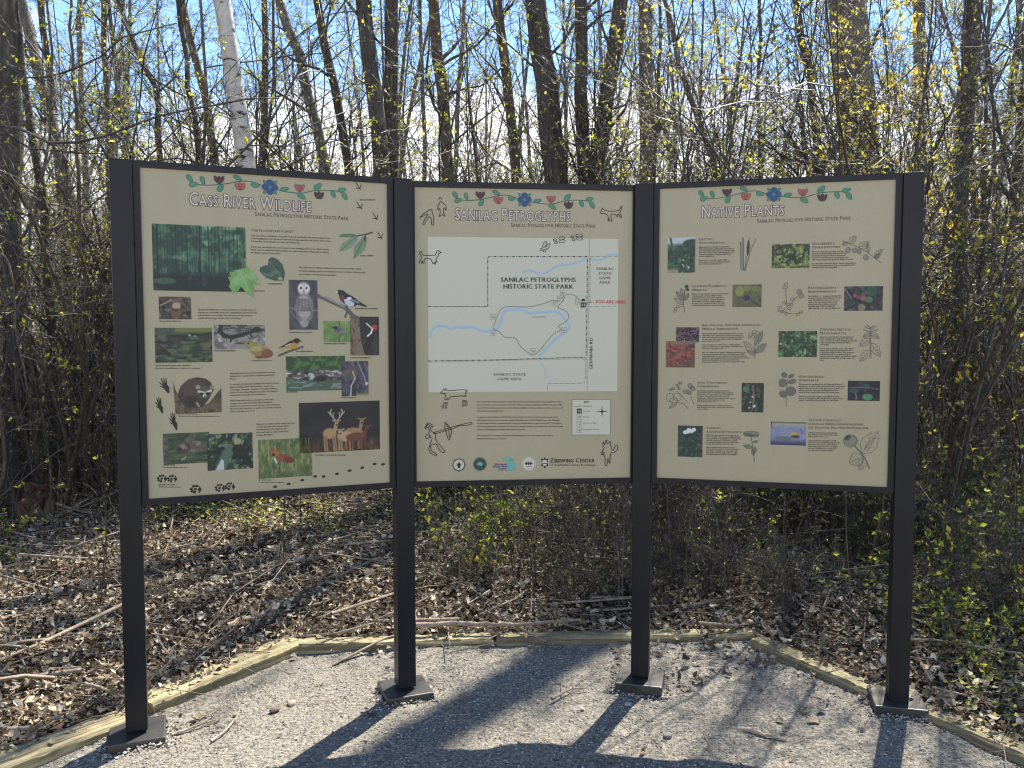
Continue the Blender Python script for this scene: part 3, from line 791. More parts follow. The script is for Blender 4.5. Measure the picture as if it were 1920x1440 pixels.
tag(link('ground_cover', mesh('ground_cover', V, F, M['leaf'], col=Cc)), 'small green sprouts coming up through the dead leaves', 'ground cover', kind='stuff')

# ---- the far wood reads as one mass
g = np.random.default_rng(121)
n = 230
y = g.uniform(24, 60, n); x = g.uniform(-.8, .8, n) * y
P0 = np.stack([x, y, floor_z(x, y) - .1], -1)
D0 = np.stack([g.normal(0, .11, n), g.normal(0, .08, n), np.ones(n)], -1)
out, last = sprout(P0, D0, g.uniform(8, 15, n), g.uniform(.04, .14, n), g, [(8, 5, .04, .03, 16, .12, .22, .35), (5, 3, .16, .1, 6, .2, .5, .6), (4, 3, .2, .05, 4, .2, .5, .8), (3, 3, .2, 0, 0, 0, 0, 0)], rmin=.006)
n2 = 900
y = g.uniform(17, 45, n2); x = g.uniform(-.8, .8, n2) * y
P0 = np.stack([x, y, floor_z(x, y) - .1], -1)
D0 = np.stack([g.normal(0, .3, n2), g.normal(0, .3, n2), np.ones(n2)], -1)
out2, last2 = sprout(P0, D0, g.uniform(1.6, 4.2, n2), g.uniform(.012, .03, n2), g, [(6, 4, .12, .0, 8, .1, .45, .5), (4, 3, .2, .04, 5, .2, .5, .7), (3, 3, .25, 0, 0, 0, 0, 0)], rmin=.005)
V, F, _ = cat(out + out2)
tag(link('distant_woods', mesh('distant_woods', V, F, M['twig'], smooth=True)), 'far off bare woods closing the view behind the trees', 'woods', kind='stuff')
lm = leaf_mesh(np.concatenate([last[:, -3:], last2[:, -3:]]), g, .075, GREENS, .26, 2)
tag(link('distant_foliage', mesh('distant_foliage', lm[0], lm[1], M['leaf'], col=lm[2])), 'haze of tiny pale green leaves in the far woods', 'foliage', kind='stuff')

# ------------------------------------------------------------------ fallen wood
def gp(px, py, z=.03):
    d = ray(px, py); return np.array([0, 0, CAM_H]) + d * ((CAM_H - z) / -d[2])
def fallen(label, pix, r, m, seed, z=.05, side=3, group='fallen branches behind the sign', name='fallen_branch', k=8):
    gg = np.random.default_rng(seed)
    pts = [gp(a, b, z) for a, b in pix]; base = pts[0].copy(); base[2] = 0
    P = bez([q - base for q in pts], 20)[None]
    P[:, 1:-1] += gg.normal(0, r * .22, P[:, 1:-1].shape)
    Rr = (r * np.linspace(1, .45, 20))[None]
    out = [tubes(P, Rr, k, .08, gg)]
    if side:
        P0, D0, rad, fall = spawn(P, Rr, side, .3, 1, .4, .9, gg)
        o2, _ = sprout(P0, D0, .35 * fall * gg.uniform(.5, 1.4, side), rad * .5, gg, [(6, 5, .15, -.01, 2, .3, .5, .6), (4, 3, .2, 0, 0, 0, 0, 0)])
        out += o2
    V, F, _ = cat(out)
    o = link(name, mesh(name, V, F, m, smooth=True), loc=base)
    return tag(o, label, 'branch', group)
M['pale_wood'] = mat('pale_bleached_wood', (.42, .35, .27), .85, .2, noise=((14, 14, 14), (.24, .18, .13), .45, .68), bump=((30, 30, 30), .5, .006))
M['red_wood'] = mat('rotten_reddish_wood', (.13, .07, .04), .95, .1, noise=((12, 12, 12), (.05, .035, .025), .42, .6), bump=((25, 25, 25), .8, .015))
fallen('thick pale fallen branch slanting up through the leaves between the outer and second posts', [(484, 1118), (545, 1072), (600, 1036), (664, 996)], .030, M['pale_wood'], 1)
fallen('long thin fallen branch below the thick pale one, reaching towards the back timber', [(425, 1175), (500, 1148), (560, 1122), (624, 1104)], .019, M['pale_wood'], 2)
fallen('dark rotten log lying in shade under the wildlife panel', [(300, 1012), (400, 1014), (500, 1014), (552, 1026)], .055, M['red_wood'], 3, side=2)
fallen('brown stick leaning in the leaves just beyond the second post', [(772, 1086), (795, 1120), (822, 1162)], .017, M['pale_wood'], 4, side=1)
fallen('crooked twig lying across the leaves onto the mossy timber by the outer post', [(160, 1282), (190, 1290), (232, 1306), (262, 1320)], .008, M['stick'], 5, z=.08)
fallen('short pale stick in the leaf litter at the picture edge before the timber', [(2, 1180), (40, 1198), (82, 1212)], .016, M['pale_wood'], 6, side=1)
fallen('long dark branch lying across the shaded floor under the map panel', [(780, 1172), (880, 1168), (980, 1170), (1090, 1162)], .014, M['stick'], 7, z=.09)
fallen('grey dead branch lying in the sun under the plants panel', [(1240, 1010), (1320, 1004), (1420, 1016)], .014, M['stick'], 8)
fallen('flat weathered stick lying alone on the gravel between the map and plants panels', [(1382, 1365), (1420, 1374), (1474, 1386)], .0105, M['pale_wood'], 9, z=.012, side=1, group='sticks lying on the gravel', name='stick')
fallen('slightly bent twig with leaf scraps lying on gravel beside the outer post base', [(322, 1378), (365, 1362), (414, 1345)], .0065, M['stick'], 10, z=.01, side=2, group='sticks lying on the gravel', name='stick')
fallen('thin pale twig lying steeply beside the bent twig on the gravel', [(396, 1390), (424, 1368), (444, 1344)], .005, M['pale_wood'], 11, z=.01, side=1, group='sticks lying on the gravel', name='stick')
fallen('dark curled twig lying on shaded gravel between the two middle posts', [(1035, 1310), (1070, 1292), (1100, 1290)], .006, M['stick'], 12, z=.012, side=3, group='sticks lying on the gravel', name='stick')

# leaning dead pole and the broken stump
g = np.random.default_rng(131)
b = gp(1368, 990, .03); t = at(1322, 900, b[1] + .5); t2 = b + (t - b) * 2.6
P = bez([b, t, t2], 14); base = P[0].copy()
o = link('leaning_pole', mesh('leaning_pole', *tubes((P - base)[None], np.linspace(.03, .018, 14)[None], 8, .06, g), M['bark_dark'], smooth=True), loc=base)
tag(o, 'dark dead pole leaning in the bushes, seen below the plants panel', 'dead pole')
def stump(px, py, r, h, label):
    p = gp(px, py, .03); k, n = 18, 12
    root = empty('broken_stump', (p[0], p[1], 0)); tag(root, label, 'stump')
    t = np.linspace(0, 1, n); a = np.arange(k) * 2 * np.pi / k
    jag = h * (.55 + .35 * g.random(k) + .35 * (np.cos(a - 1.2) > .2)); rr = r * (1 + .5 * np.exp(-t * h / .12))
    V = np.zeros((n, k, 3))
    V[:, :, 0] = rr[:, None] * np.cos(a) * (1 + .12 * g.standard_normal(k)); V[:, :, 1] = rr[:, None] * np.sin(a) * (1 + .12 * g.standard_normal(k)); V[:, :, 2] = t[:, None] * jag - .05
    V[:, :, :2] += g.normal(0, .006, (n, k, 2))
    I = np.arange(n * k).reshape(n, k)
    F = np.stack([I[:-1], np.roll(I[:-1], -1, 1), np.roll(I[1:], -1, 1), I[1:]], -1).reshape(-1, 4)
    link('bark', mesh('bark', V.reshape(-1, 3), F, M['bark_brown'], smooth=False), root)
    W = V.copy(); W[:, :, :2] *= .86; W[:, :, 2] *= .97
    link('rotten_core', mesh('rotten_core', W.reshape(-1, 3), [F, I[-1][None]], M['red_wood']), root)
    return root
stump(62, 985, .12, .34, 'broken brown stump with a jagged top at the foot of the thick dark edge trunk')
# ------------------------------------------------------------------ the three-panel sign
KCOL = 1.14                                   # print colours read in the shade -> pigment
def ink(r, g_, b): return tuple(np.clip(lin(np.array((r, g_, b)) / 255.) * KCOL, 0, .9))
M['metal'] = mat('dark_bronze_metal', (.0078, .0082, .0108), .38, .26, noise=((16, 16, 2), (.0145, .0145, .0165), .4, .65), bump=((300, 300, 300), .08, .001))
M['dusty_metal'] = mat('dusty_bronze_metal', (.022, .0215, .021), .40, .55, noise=((14, 14, 14), (.042, .040, .037), .4, .7), bump=((300, 300, 300), .08, .001))
M['sheet'] = mat('speckled_tan_sheet', ink(160, 151, 124), .36, .4, noise=((260, 260, 260), ink(147, 138, 108), .42, .66), speck=((90, 90, 90), ink(120, 110, 84), .63, .72), wash=((5, 5, 1.4), ink(150, 141, 113), .42, .74))
M['print'] = mat('printed_colour', attr=True, rough=.38, spec=.4)
def inkmat(name, *c):
    M[name] = mat(name, ink(*c), .4, .35); return M[name]
inkmat('black_ink', 34, 33, 32); inkmat('grey_ink', 96, 94, 86); inkmat('white_ink', 188, 180, 166); inkmat('dark_halo', 88, 74, 70)
inkmat('teal_ink', 66, 122, 98); inkmat('green_line', 44, 92, 66); inkmat('blue_ink', 44, 70, 108); inkmat('red_ink', 158, 84, 76); inkmat('maroon_ink', 66, 44, 46)
inkmat('map_paper', 178, 178, 158); inkmat('river_blue', 142, 168, 186); inkmat('map_grey', 120, 120, 116); inkmat('here_red', 176, 40, 48)
inkmat('sketch_grey', 92, 90, 80); inkmat('sketch_wash', 122, 118, 102); inkmat('purple_ink', 76, 66, 110); inkmat('state_teal', 92, 158, 148); inkmat('seal_green', 40, 70, 62); inkmat('heading_ink', 58, 52, 46)
inkmat('pale_halo', 178, 172, 152)

SW, SH = .914 * .9948, 1.219 * .9948
FITS = [(-.9251, 3.2427, .3806, .5919), (.0545, 3.5099, .1073, .5868), (1.0572, 3.4211, -.2420, .5911)]
CORN = [[(262, 313.6), (725.6, 344.6), (731, 907), (279, 938.3)], [(778, 351), (1186, 357), (1180.5, 898.4), (782, 905.8)], [(1237, 354), (1680, 337), (1664, 916), (1231, 897.7)]]
HOM = []
for cs in CORN:                               # photo -> flat sheet coordinates (metres from the sheet's lower left corner)
    A, bb = [], []
    for (px, py), (u, v) in zip(cs, [(0, SH), (SW, SH), (SW, 0), (0, 0)]):
        A += [[px, py, 1, 0, 0, 0, -u * px, -u * py], [0, 0, 0, px, py, 1, -v * px, -v * py]]; bb += [u, v]
    HOM.append(np.append(np.linalg.solve(np.array(A), np.array(bb)), 1).reshape(3, 3))
def uv(k, pts):
    p = np.atleast_2d(np.asarray(pts, float)); q = np.c_[p, np.ones(len(p))] @ HOM[k].T
    return q[:, :2] / q[:, 2:]

board = empty('information_board', (0, 3.45, 0))
tag(board, 'dark metal three-panel information board on four posts standing on the gravel', 'sign')
FR, PW = .023, .076
PAN = []
PLAB = ['tan panel headed Cass River Wildlife, crowded with animal pictures', 'tan middle panel with a trail map headed Sanilac Petroglyphs', 'tan panel headed Native Plants with small plant pictures']
for k, (x, y, a, zt) in enumerate(FITS):
    zb = CAM_H + zt - SH
    V, F = box(-SW / 2, SW / 2, 0, .012, 0, SH)
    o = link('sign_panel', mesh('sign_panel', V, F, M['sheet']), board, (x, y - 3.45, zb), (0, 0, a)); o['label'] = PLAB[k]
    PAN.append(o)
    # frame: four bars standing 9 mm proud of the sheet, and a back plate
    d0, d1 = -.009, .030
    bars = [box(-SW / 2 - FR, SW / 2 + FR, d0, d1, SH, SH + FR), box(-SW / 2 - FR, SW / 2 + FR, d0, d1, -FR, 0),
            box(-SW / 2 - FR, -SW / 2, d0, d1, 0, SH), box(SW / 2, SW / 2 + FR, d0, d1, 0, SH), box(-SW / 2, SW / 2, .0125, .026, 0, SH)]
    V, F, _ = cat(bars)
    link('frame', mesh('frame', V, F, M['metal']), o)

BASES = []
def post(k, side, label, bt=.036):
    x, y, a, zt = FITS[k]
    ca, sa = math.cos(a), math.sin(a)
    off = side * (SW / 2 + FR + .0015 + PW / 2)
    cx, cy = x + ca * off - sa * .018, y + sa * off + ca * .018
    top = CAM_H + zt + FR
    me = bevelled(mesh('post', *box(-PW / 2, PW / 2, -PW / 2, PW / 2, .045, top), M['metal']), .004)
    BASES.append((cx, cy, a))
    o = link('post', me, board, (cx, cy - 3.45, 0), (0, 0, a)); o['label'] = label
    V, F = box(-.100, .100, -.100, .100, -.03, bt)
    V[4:, :2] *= .985
    b = link('base_cover', bevelled(mesh('base_cover', V, F, M['dusty_metal']), .005), o)
post(0, -1, 'outer post at the free end of the wildlife panel')
post(0, 1, 'post between the wildlife panel and the map panel')
post(2, -1, 'post between the map panel and the native plants panel')
post(2, 1, 'outer post at the free end of the native plants panel', .05)

# gravel kicked up against the feet
g = np.random.default_rng(55); q = []
for cx, cy, a in BASES:
    n = 420; s = g.integers(0, 4, n); t = g.uniform(-.112, .112, n); o_ = .101 + np.abs(g.normal(0, .016, n))
    lx = np.where(s == 0, t, np.where(s == 1, t, np.where(s == 2, o_, -o_))); ly = np.where(s == 0, o_, np.where(s == 1, -o_, t))
    q.append(np.stack([cx + lx * math.cos(a) - ly * math.sin(a), cy + lx * math.sin(a) + ly * math.cos(a), .012 * g.random(n) * np.clip(1 - (o_ - .1) / .03, 0, 1)], -1))
q = np.concatenate(q); n = len(q); rad = .003 + .006 * g.random(n) ** 2.4
v, F = octa(n, rad, g); v += (q + np.array([0, 0, .004]) + np.stack([0 * q[:, 0], 0 * q[:, 0], pad_z(q[:, 0], q[:, 1])], -1))[:, None, :]
tone = g.random(n)[:, None]
col = np.where(tone < .6, np.array([[.30, .275, .235]]), np.where(tone < .85, np.array([[.15, .138, .12]]), np.array([[.40, .375, .33]]))) * (.8 + .4 * g.random((n, 1)))
tag(link('gravel_heaps', mesh('gravel_heaps', v.reshape(-1, 3), F, M['stone'], col=np.repeat(col, 6, 0))), 'loose gravel heaped against the feet of the sign posts', 'gravel', kind='stuff')

# ---- drawing tools working in sheet coordinates; layers stand off the sheet by fractions of a millimetre
class Art:
    def __init__(s, k, tf=None):
        s.k, s.tf, s.it, s.mats = k, tf, [], []
    def P(s, pts):
        p = np.atleast_2d(np.asarray(pts, float))
        if s.tf: p = s.tf(p)
        return uv(s.k, p)
    def add(s, V2, F, m, lay):
        V = np.c_[V2[:, 0] - SW / 2, np.full(len(V2), -.0004 - .0003 * lay), V2[:, 1]]
        s.it.append((V, F, m))
    def poly(s, pts, m, lay=1, raw=False):
        p = np.asarray(pts, float) if raw else s.P(pts)
        area = np.sum(p[:, 0] * np.roll(p[:, 1], -1) - np.roll(p[:, 0], -1) * p[:, 1])
        if area < 0: p = p[::-1]
        s.add(p, [np.arange(len(p))[None]], m, lay)
    def ell(s, cx, cy, rx, ry, m, rot=0, lay=1, n=16):
        t = np.linspace(0, 2 * np.pi, n, endpoint=False); c, d = math.cos(rot), math.sin(rot)
        X, Y = rx * np.cos(t), ry * np.sin(t)
        s.poly(np.c_[cx + X * c - Y * d, cy + X * d + Y * c], m, lay)
    def line(s, pts, w, m, lay=2, closed=False, smooth=0, raw=False):
        p = np.asarray(pts, float)
        if closed: p = np.concatenate([p, p[:1]])
        if smooth: p = bez(np.c_[p, np.zeros(len(p))], smooth)[:, :2]
        if not raw: p = s.P(p)
        d = nrm(np.gradient(p, axis=0)); nn = np.c_[-d[:, 1], d[:, 0]]
        ww = (np.asarray(w) if np.ndim(w) else np.full(len(p), w))[:, None] / 2
        V = np.concatenate([p + nn * ww, p - nn * ww]); n = len(p); i = np.arange(n - 1)
        s.add(V, [np.stack([i + n, i + n + 1, i + 1, i], -1)], m, lay)
    def ring(s, cx, cy, rx, ry, w, m, rot=0, lay=2, n=16):
        t = np.linspace(0, 2 * np.pi, n + 1); c, d = math.cos(rot), math.sin(rot)
        X, Y = rx * np.cos(t), ry * np.sin(t)
        s.line(np.c_[cx + X * c - Y * d, cy + X * d + Y * c], w, m, lay)
    def dash(s, pts, w, m, pat, lay=2):
        p = s.P(pts); seg = np.linalg.norm(np.diff(p, axis=0), axis=1); cum = np.concatenate([[0], np.cumsum(seg)])
        f = lambda t: np.array([np.interp(t, cum, p[:, 0]), np.interp(t, cum, p[:, 1])])
        t, i = 0, 0
        while t < cum[-1]:
            L = pat[i % len(pat)]
            if i % 2 == 0:
                e = min(t + L, cum[-1]); s.line([f(t), f(e)], w, m, lay, raw=True)
            t += L; i += 1
    def build(s, name, label=None):
        ms = []
        Vs, Fs, mi, o = [], [], [], 0
        by = {}
        for V, F, m in s.it:
            if m not in ms: ms.append(m)
            for f in F:
                by.setdefault(f.shape[1], []).append((f + o, ms.index(m)))
            Vs.append(V); o += len(V)
        FL, MI = [], []
        for kk, lst in by.items():
            FL.append(np.concatenate([f for f, _ in lst])); MI += sum(([i] * len(f) for f, i in lst), [])
        ob = link(name, mesh(name, np.concatenate(Vs), FL, [M[m] for m in ms], midx=MI), PAN[s.k])
        if label: ob['label'] = label
        return ob

# ---- lettering
FONT_CACHE = {}
def glyph(ch):
    if ch not in FONT_CACHE:
        cu = bpy.data.curves.new('glyph', 'FONT'); cu.body = ch; cu.size = 1; cu.resolution_u = 2
        ob = bpy.data.objects.new('glyph', cu); C.objects.link(ob)
        dg = bpy.context.evaluated_depsgraph_get()
        me = ob.evaluated_get(dg).to_mesh()
        V = np.array([v.co[:2] for v in me.vertices]).reshape(-1, 2); F = [tuple(p.vertices) for p in me.polygons]
        ob.to_mesh_clear()
        bpy.data.objects.remove(ob); bpy.data.curves.remove(cu)
        FONT_CACHE[ch] = (V, F)
    return FONT_CACHE[ch]
def advance(ch):
    V, _ = glyph(ch)
    return .30 if ch == ' ' or not len(V) else V[:, 0].max() - min(0, V[:, 0].min()) + .075
def outline(ch):
    """Boundary loops of a glyph, for a halo round it."""
    V, F = glyph(ch); e = {}
    for f in F:
        for a, b in zip(f, f[1:] + f[:1]):
            e[(a, b)] = 1
    return V, [(a, b) for (a, b) in e if (b, a) not in e]

def write(art, text, p0, p1, cap, m, lay=3, smallcaps=.8, bold=0, halo=None, halo_w=.0, small=False):
    """One line of lettering from p0 to p1 (photo points on its baseline), capitals cap metres tall."""
    a, b = art.P([p0, p1]); d = b - a; L = np.linalg.norm(d); d = d / L; n = np.array([-d[1], d[0]])
    items, x = [], 0
    for wd in text.split(' '):
        first = True
        for ch in wd:
            s = 1.0
            if small:
                s = 1.0 if first else smallcaps
                ch = ch.upper()
            items.append((ch, x, s)); x += advance(ch) * s; first = False
        x += .30
    x -= .30
    sx = L / x; sy = cap / .71
    Vs, Fs, o = [], [], 0
    Hs = []
    for ch, xo, s in items:
        V, F = glyph(ch)
        if not len(V): continue
        q = np.c_[(V[:, 0] * s + xo) * sx, V[:, 1] * s * sy]
        W = a + q[:, :1] * d + q[:, 1:] * n
        for dx in ((0,) if not bold else (-bold, bold)):
            art.add(W + d * dx, [np.array([f], int) for f in F], m, lay + (0 if dx <= 0 else .3))
        if halo:
            V2, E = outline(ch)
            for i, j in E:
                pi, pj = W[i], W[j]; t = pj - pi; ln = np.linalg.norm(t)
                if ln < 1e-7: continue
                t /= ln; nn_ = np.array([-t[1], t[0]]) * halo_w; t = t * halo_w * .7
                Hs.append(np.array([pi - t - nn_, pj + t - nn_, pj + t + nn_, pi - t + nn_]))
    if Hs:
        H = np.concatenate(Hs); art.add(H, [np.arange(len(H)).reshape(-1, 4)], halo, lay - 1)

def para(art, lines, x, y0, y1, xr, m='black_ink', cap=None, slope=0, lay=3):
    """Block of text: left edge x, baselines from y0 to y1, longest line ends at xr."""
    mx = max(sum(advance(c) for c in l) for l in lines)
    n = len(lines)
    for i, l in enumerate(lines):
        y = y0 + (y1 - y0) * i / max(n - 1, 1)
        e = x + (xr - x) * sum(advance(c) for c in l) / mx
        write(art, l, (x, y), (e, y + slope * (e - x)), cap or .0062, m, lay)

def block(k, head, lines, x, yh, y0, y1, xr, slope=0, hx=None, cap=.0062, hcap=.0078, hslope=None):
    a = Art(k)
    for i, (h, xe) in enumerate(head):
        write(a, h, (x, yh + i * 8), (xe, yh + i * 8 + (slope if hslope is None else hslope) * (xe - x)), hcap, 'heading_ink', small=True, smallcaps=.82)
    if lines:
        nn = [i for i, l in enumerate(lines)]
        mx = max(sum(advance(c) for c in l) for l in lines if l)
        for i, l in enumerate(lines):
            if not l: continue
            y = y0 + (y1 - y0) * i / max(len(lines) - 1, 1)
            e = x + (xr - x) * sum(advance(c) for c in l) / mx
            write(a, l, (x, y), (e, y + slope * (e - x)), cap, 'black_ink', bold=.00015)
    return a.build('text_block')

def caption(k, text, x0, y, x1, slope=0, cap=.0052):
    a = Art(k); write(a, text, (x0, y), (x1, y + slope * (x1 - x0)), cap, 'black_ink', bold=.0003); a.build('caption')

# ---- painted pictures: small colour grids
class Pic:
    def __init__(s, k, tl, br, base=None, res=.0021, seed=0):
        s.k = k; a, b = uv(k, [tl, br]); s.a, s.b = a, b
        s.tl, s.br = tl, br
        s.w, s.h = max(int(abs(b[0] - a[0]) / res), 6), max(int(abs(a[1] - b[1]) / res), 6)
        s.U, s.Vv = np.meshgrid((np.arange(s.w) + .5) / s.w, (np.arange(s.h) + .5) / s.h)
        s.asp = s.w / s.h
        s.c = np.zeros((s.h, s.w, 3)); s.al = np.zeros((s.h, s.w)); s.g = np.random.default_rng(seed + 7); s.seed = seed
        if base is not None: s.c[:] = np.array(base) / 255.; s.al[:] = 1
    def X(s, x): return (x - s.tl[0]) / (s.br[0] - s.tl[0])
    def Y(s, y): return (y - s.tl[1]) / (s.br[1] - s.tl[1])
    def noise(s, fx, fy, o=3):
        t, amp = 0, 0
        for i in range(o):
            t = t + vnoise(s.U * fx * 2 ** i + 7 * i, s.Vv * fy * 2 ** i + 3, s.seed * 13 + i + 50, 1) * .6 ** i; amp += .6 ** i
        s.seed += 1
        return t / amp
    def put(s, msk, col, alpha=1):
        m_ = np.clip(msk, 0, 1) * alpha
        s.c = s.c * (1 - m_[..., None]) + np.array(col) / 255. * m_[..., None]
        s.al = np.maximum(s.al, (m_ > .5) * 1.)
    def mottle(s, col, fx, fy, lo, hi, where=1, alpha=1):
        s.put(np.clip((s.noise(fx, fy) - lo) / (hi - lo), 0, 1) * where, col, alpha)
    def below(s, y, soft=.04): return np.clip((s.Vv - y) / soft + .5, 0, 1)
    def ell(s, cx, cy, rx, ry, col, rot=0, soft=.25, alpha=1):
        dx, dy = (s.U - cx) * s.asp, s.Vv - cy; c, d = math.cos(rot), math.sin(rot)
        q = np.sqrt(((dx * c + dy * d) / (rx * s.asp)) ** 2 + ((-dx * d + dy * c) / ry) ** 2)
        s.put(np.clip((1 - q) / soft + .5, 0, 1), col, alpha)
    def poly(s, pts, col, alpha=1):
        s.put(in_poly(s.U, s.Vv, np.asarray(pts, float)) * 1., col, alpha)
    def line(s, pts, w, col, alpha=1):
        for (x0, y0), (x1, y1) in zip(pts[:-1], pts[1:]):
            ax, ay, bx, by = x0 * s.asp, y0, x1 * s.asp, y1
            dx, dy = bx - ax, by - ay; L2 = dx * dx + dy * dy + 1e-9
            t = np.clip(((s.U * s.asp - ax) * dx + (s.Vv - ay) * dy) / L2, 0, 1)
            dd = np.hypot(s.U * s.asp - ax - t * dx, s.Vv - ay - t * dy)
            s.put(np.clip((w - dd) / (w * .5) + .5, 0, 1), col, alpha)
    def grain(s, amt): s.c = np.clip(s.c + amt * (s.g.random(s.c.shape[:2])[..., None] - .5), 0, 1)
    def build(s, name='photograph', label=None, lay=1):
        n, m_ = s.h, s.w
        U = s.a[0] + (s.b[0] - s.a[0]) * np.linspace(0, 1, m_); Vv = s.a[1] + (s.b[1] - s.a[1]) * np.linspace(0, 1, n)
        X, Z = np.meshgrid(U, Vv)
        V = np.stack([X - SW / 2, np.full_like(X, -.0004 - .0003 * lay), Z], -1).reshape(-1, 3)
        I = np.arange(n * m_).reshape(n, m_)
        F = np.stack([I[1:, :-1], I[1:, 1:], I[:-1, 1:], I[:-1, :-1]], -1)
        ok = (s.al[1:, :-1] + s.al[1:, 1:] + s.al[:-1, 1:] + s.al[:-1, :-1]) > 2.5
        F = F[ok]
        s.c = s.c.mean(-1, keepdims=True) * .18 + s.c * .82
        col = np.clip(lin(np.clip(s.c, 0, 1)) * KCOL * .82, 0, .85).reshape(-1, 3)
        o = link(name, mesh(name, V, F.reshape(-1, 4), M['print'], col=col), PAN[s.k])
        if label: o['label'] = label
        return o

# ---- vine of flowers across the top of every panel (drawn once, used three times)
SC = .914 * .9948 / 1703.                    # one unit of the drawing in metres
def vine(k, centre):
    a = Art(k); c = uv(k, [centre])[0]
    T = lambda pts: c + (np.atleast_2d(np.asarray(pts, float)) - np.array([932, 185])) * np.array([1, -1]) * SC
    stem = bez(np.c_[[(395, 175), (430, 192), (500, 198), (575, 190), (650, 176), (720, 158), (790, 152), (850, 166), (905, 188), (980, 200), (1060, 212), (1150, 214), (1220, 196), (1290, 184), (1360, 182), (1420, 185), (1455, 200)], np.zeros(17)], 70)[:, :2]
    a.line(T(stem), .0032, 'green_line', 2, raw=True)
    def leaf(cx, cy, L, wd, ang, m='teal_ink'):
        t = np.linspace(0, 2 * np.pi, 18, endpoint=False); r = math.radians(ang)
        X, Y = L / 2 * np.cos(t), wd / 2 * np.sin(t) * (1 - .25 * np.cos(t))
        p = np.c_[cx + X * math.cos(r) - Y * math.sin(r), cy + X * math.sin(r) + Y * math.cos(r)]
        a.poly(T(p), m, 3, raw=True); a.line(T(np.r_[p, p[:1]]), .0019, 'green_line', 4, raw=True)
    for q in [(396, 158, 56, 30, 55), (418, 198, 58, 32, -15), (480, 166, 56, 28, 70), (596, 212, 56, 34, -55), (712, 134, 60, 28, 25), (832, 176, 56, 34, 10), (1034, 192, 60, 30, -12), (1152, 236, 64, 34, 35), (1270, 160, 66, 38, -45), (1382, 208, 54, 30, 70), (1446, 172, 58, 30, -12), (1466, 218, 58, 32, 60)]: leaf(*q)
    def bud(cx, cy, up, m):
        for dx, an in ((-18, -28), (0, 0), (18, 28)):
            r = math.radians(an); t = np.linspace(0, 2 * np.pi, 14, endpoint=False)
            X, Y = 13 * np.cos(t), 28 * np.sin(t)
            p = np.c_[cx + dx + X * math.cos(r) - Y * math.sin(r), cy + up * abs(dx) * -.2 + X * math.sin(r) + Y * math.cos(r)]
            a.poly(T(p), m, 3 + .3 * (dx == 0), raw=True); a.line(T(np.r_[p, p[:1]]), .0013, 'maroon_ink', 4, raw=True)
    bud(588, 158, 1, 'maroon_ink'); bud(728, 190, -1, 'red_ink'); bud(1140, 180, 1, 'red_ink'); bud(1278, 220, -1, 'maroon_ink')
    for q in range(4):
        an = math.pi / 4 + q * math.pi / 2
        leaf(932 + 46 * math.cos(an), 185 + 46 * math.sin(an), 40, 20, math.degrees(an))
    for q in range(4):
        an = q * math.pi / 2; t = np.linspace(0, 2 * np.pi, 18, endpoint=False)
        p = np.c_[932 + 31 * math.cos(an) + 25 * np.cos(t), 185 + 31 * math.sin(an) + 24 * np.sin(t)]
        a.poly(T(p), 'blue_ink', 5 + .2 * q, raw=True)
    t = np.linspace(0, 2 * np.pi, 12, endpoint=False); a.poly(T(np.c_[932 + 12 * np.cos(t), 185 + 12 * np.sin(t)]), 'teal_ink', 6.2, raw=True)
    a.build('flower_border')
vine(0, (506.3, 351.3)); vine(1, (983.3, 374.3)); vine(2, (1451, 365))

def heading(k, text, p0, p1, cap, sub, s0, s1):
    a = Art(k); write(a, text, p0, p1, cap, 'white_ink', lay=4, small=True, smallcaps=.82, halo='dark_halo', halo_w=.0025); a.build('heading')
    a = Art(k); write(a, sub, s0, s1, .0165, 'heading_ink', lay=3, small=True, smallcaps=.82); a.build('subheading')
PARK = 'Sanilac Petroglyphs Historic State Park'
heading(0, 'Cass River Wildlife', (354, 385), (584.4, 398.5), .050, PARK, (477.7, 405.4), (654, 413.8))
heading(1, 'Sanilac Petroglyphs', (853, 412.7), (1069.5, 414.8), .050, PARK, (957.6, 425.8), (1117, 426.8))
heading(2, 'Native Plants', (1314.3, 409), (1471.3, 404.0), .050, PARK, (1419, 418.5), (1596, 412.8))

# ================================================= wildlife panel
p = Pic(0, (284.3, 419.5), (462.5, 548.5), (32, 66, 52), seed=1)           # flooded forest
p.mottle((66, 118, 76), 9, 7, .4, .62); p.mottle((120, 168, 120), 7, 6, .56, .72, 1 - p.below(.55, .3)); p.mottle((160, 196, 150), 10, 9, .66, .76, (p.U > .55) * (1 - p.below(.4, .2)))
for i in range(26):
    x = (i + .6 * p.g.random()) / 26; wv = .004 + .012 * p.g.random() ** 2
    p.line([(x, .02), (x + .01 * p.g.normal(), .72)], wv, (16, 34, 32), .8)
for i in range(14):
    x = .3 + .5 * p.g.random(); p.line([(x, .4), (x, .7)], .006, (96, 140, 104), .6)
p.put(p.below(.74, .08), (14, 28, 30), .9); p.mottle((60, 92, 84), 18, 5, .6, .75, p.below(.76, .1), .6); p.ell(.12, .85, .12, .05, (70, 112, 70), alpha=.7)
p.grain(.06); p.build(label='green flooded forest picture')
p = Pic(0, (297.2, 557), (359, 600), (70, 58, 44), seed=2)                   # wood frog
p.mottle((124, 104, 80), 6, 5, .45, .65); p.mottle((40, 30, 28), 7, 7, .52, .7)
p.line([(.05, .4), (.4, .15)], .03, (150, 130, 104)); p.line([(.6, .1), (.95, .6)], .03, (110, 84, 70))
p.ell(.52, .66, .16, .28, (104, 84, 60)); p.ell(.54, .4, .13, .14, (170, 150, 120)); p.ell(.5, .58, .1, .05, (50, 36, 30)); p.grain(.08); p.build()
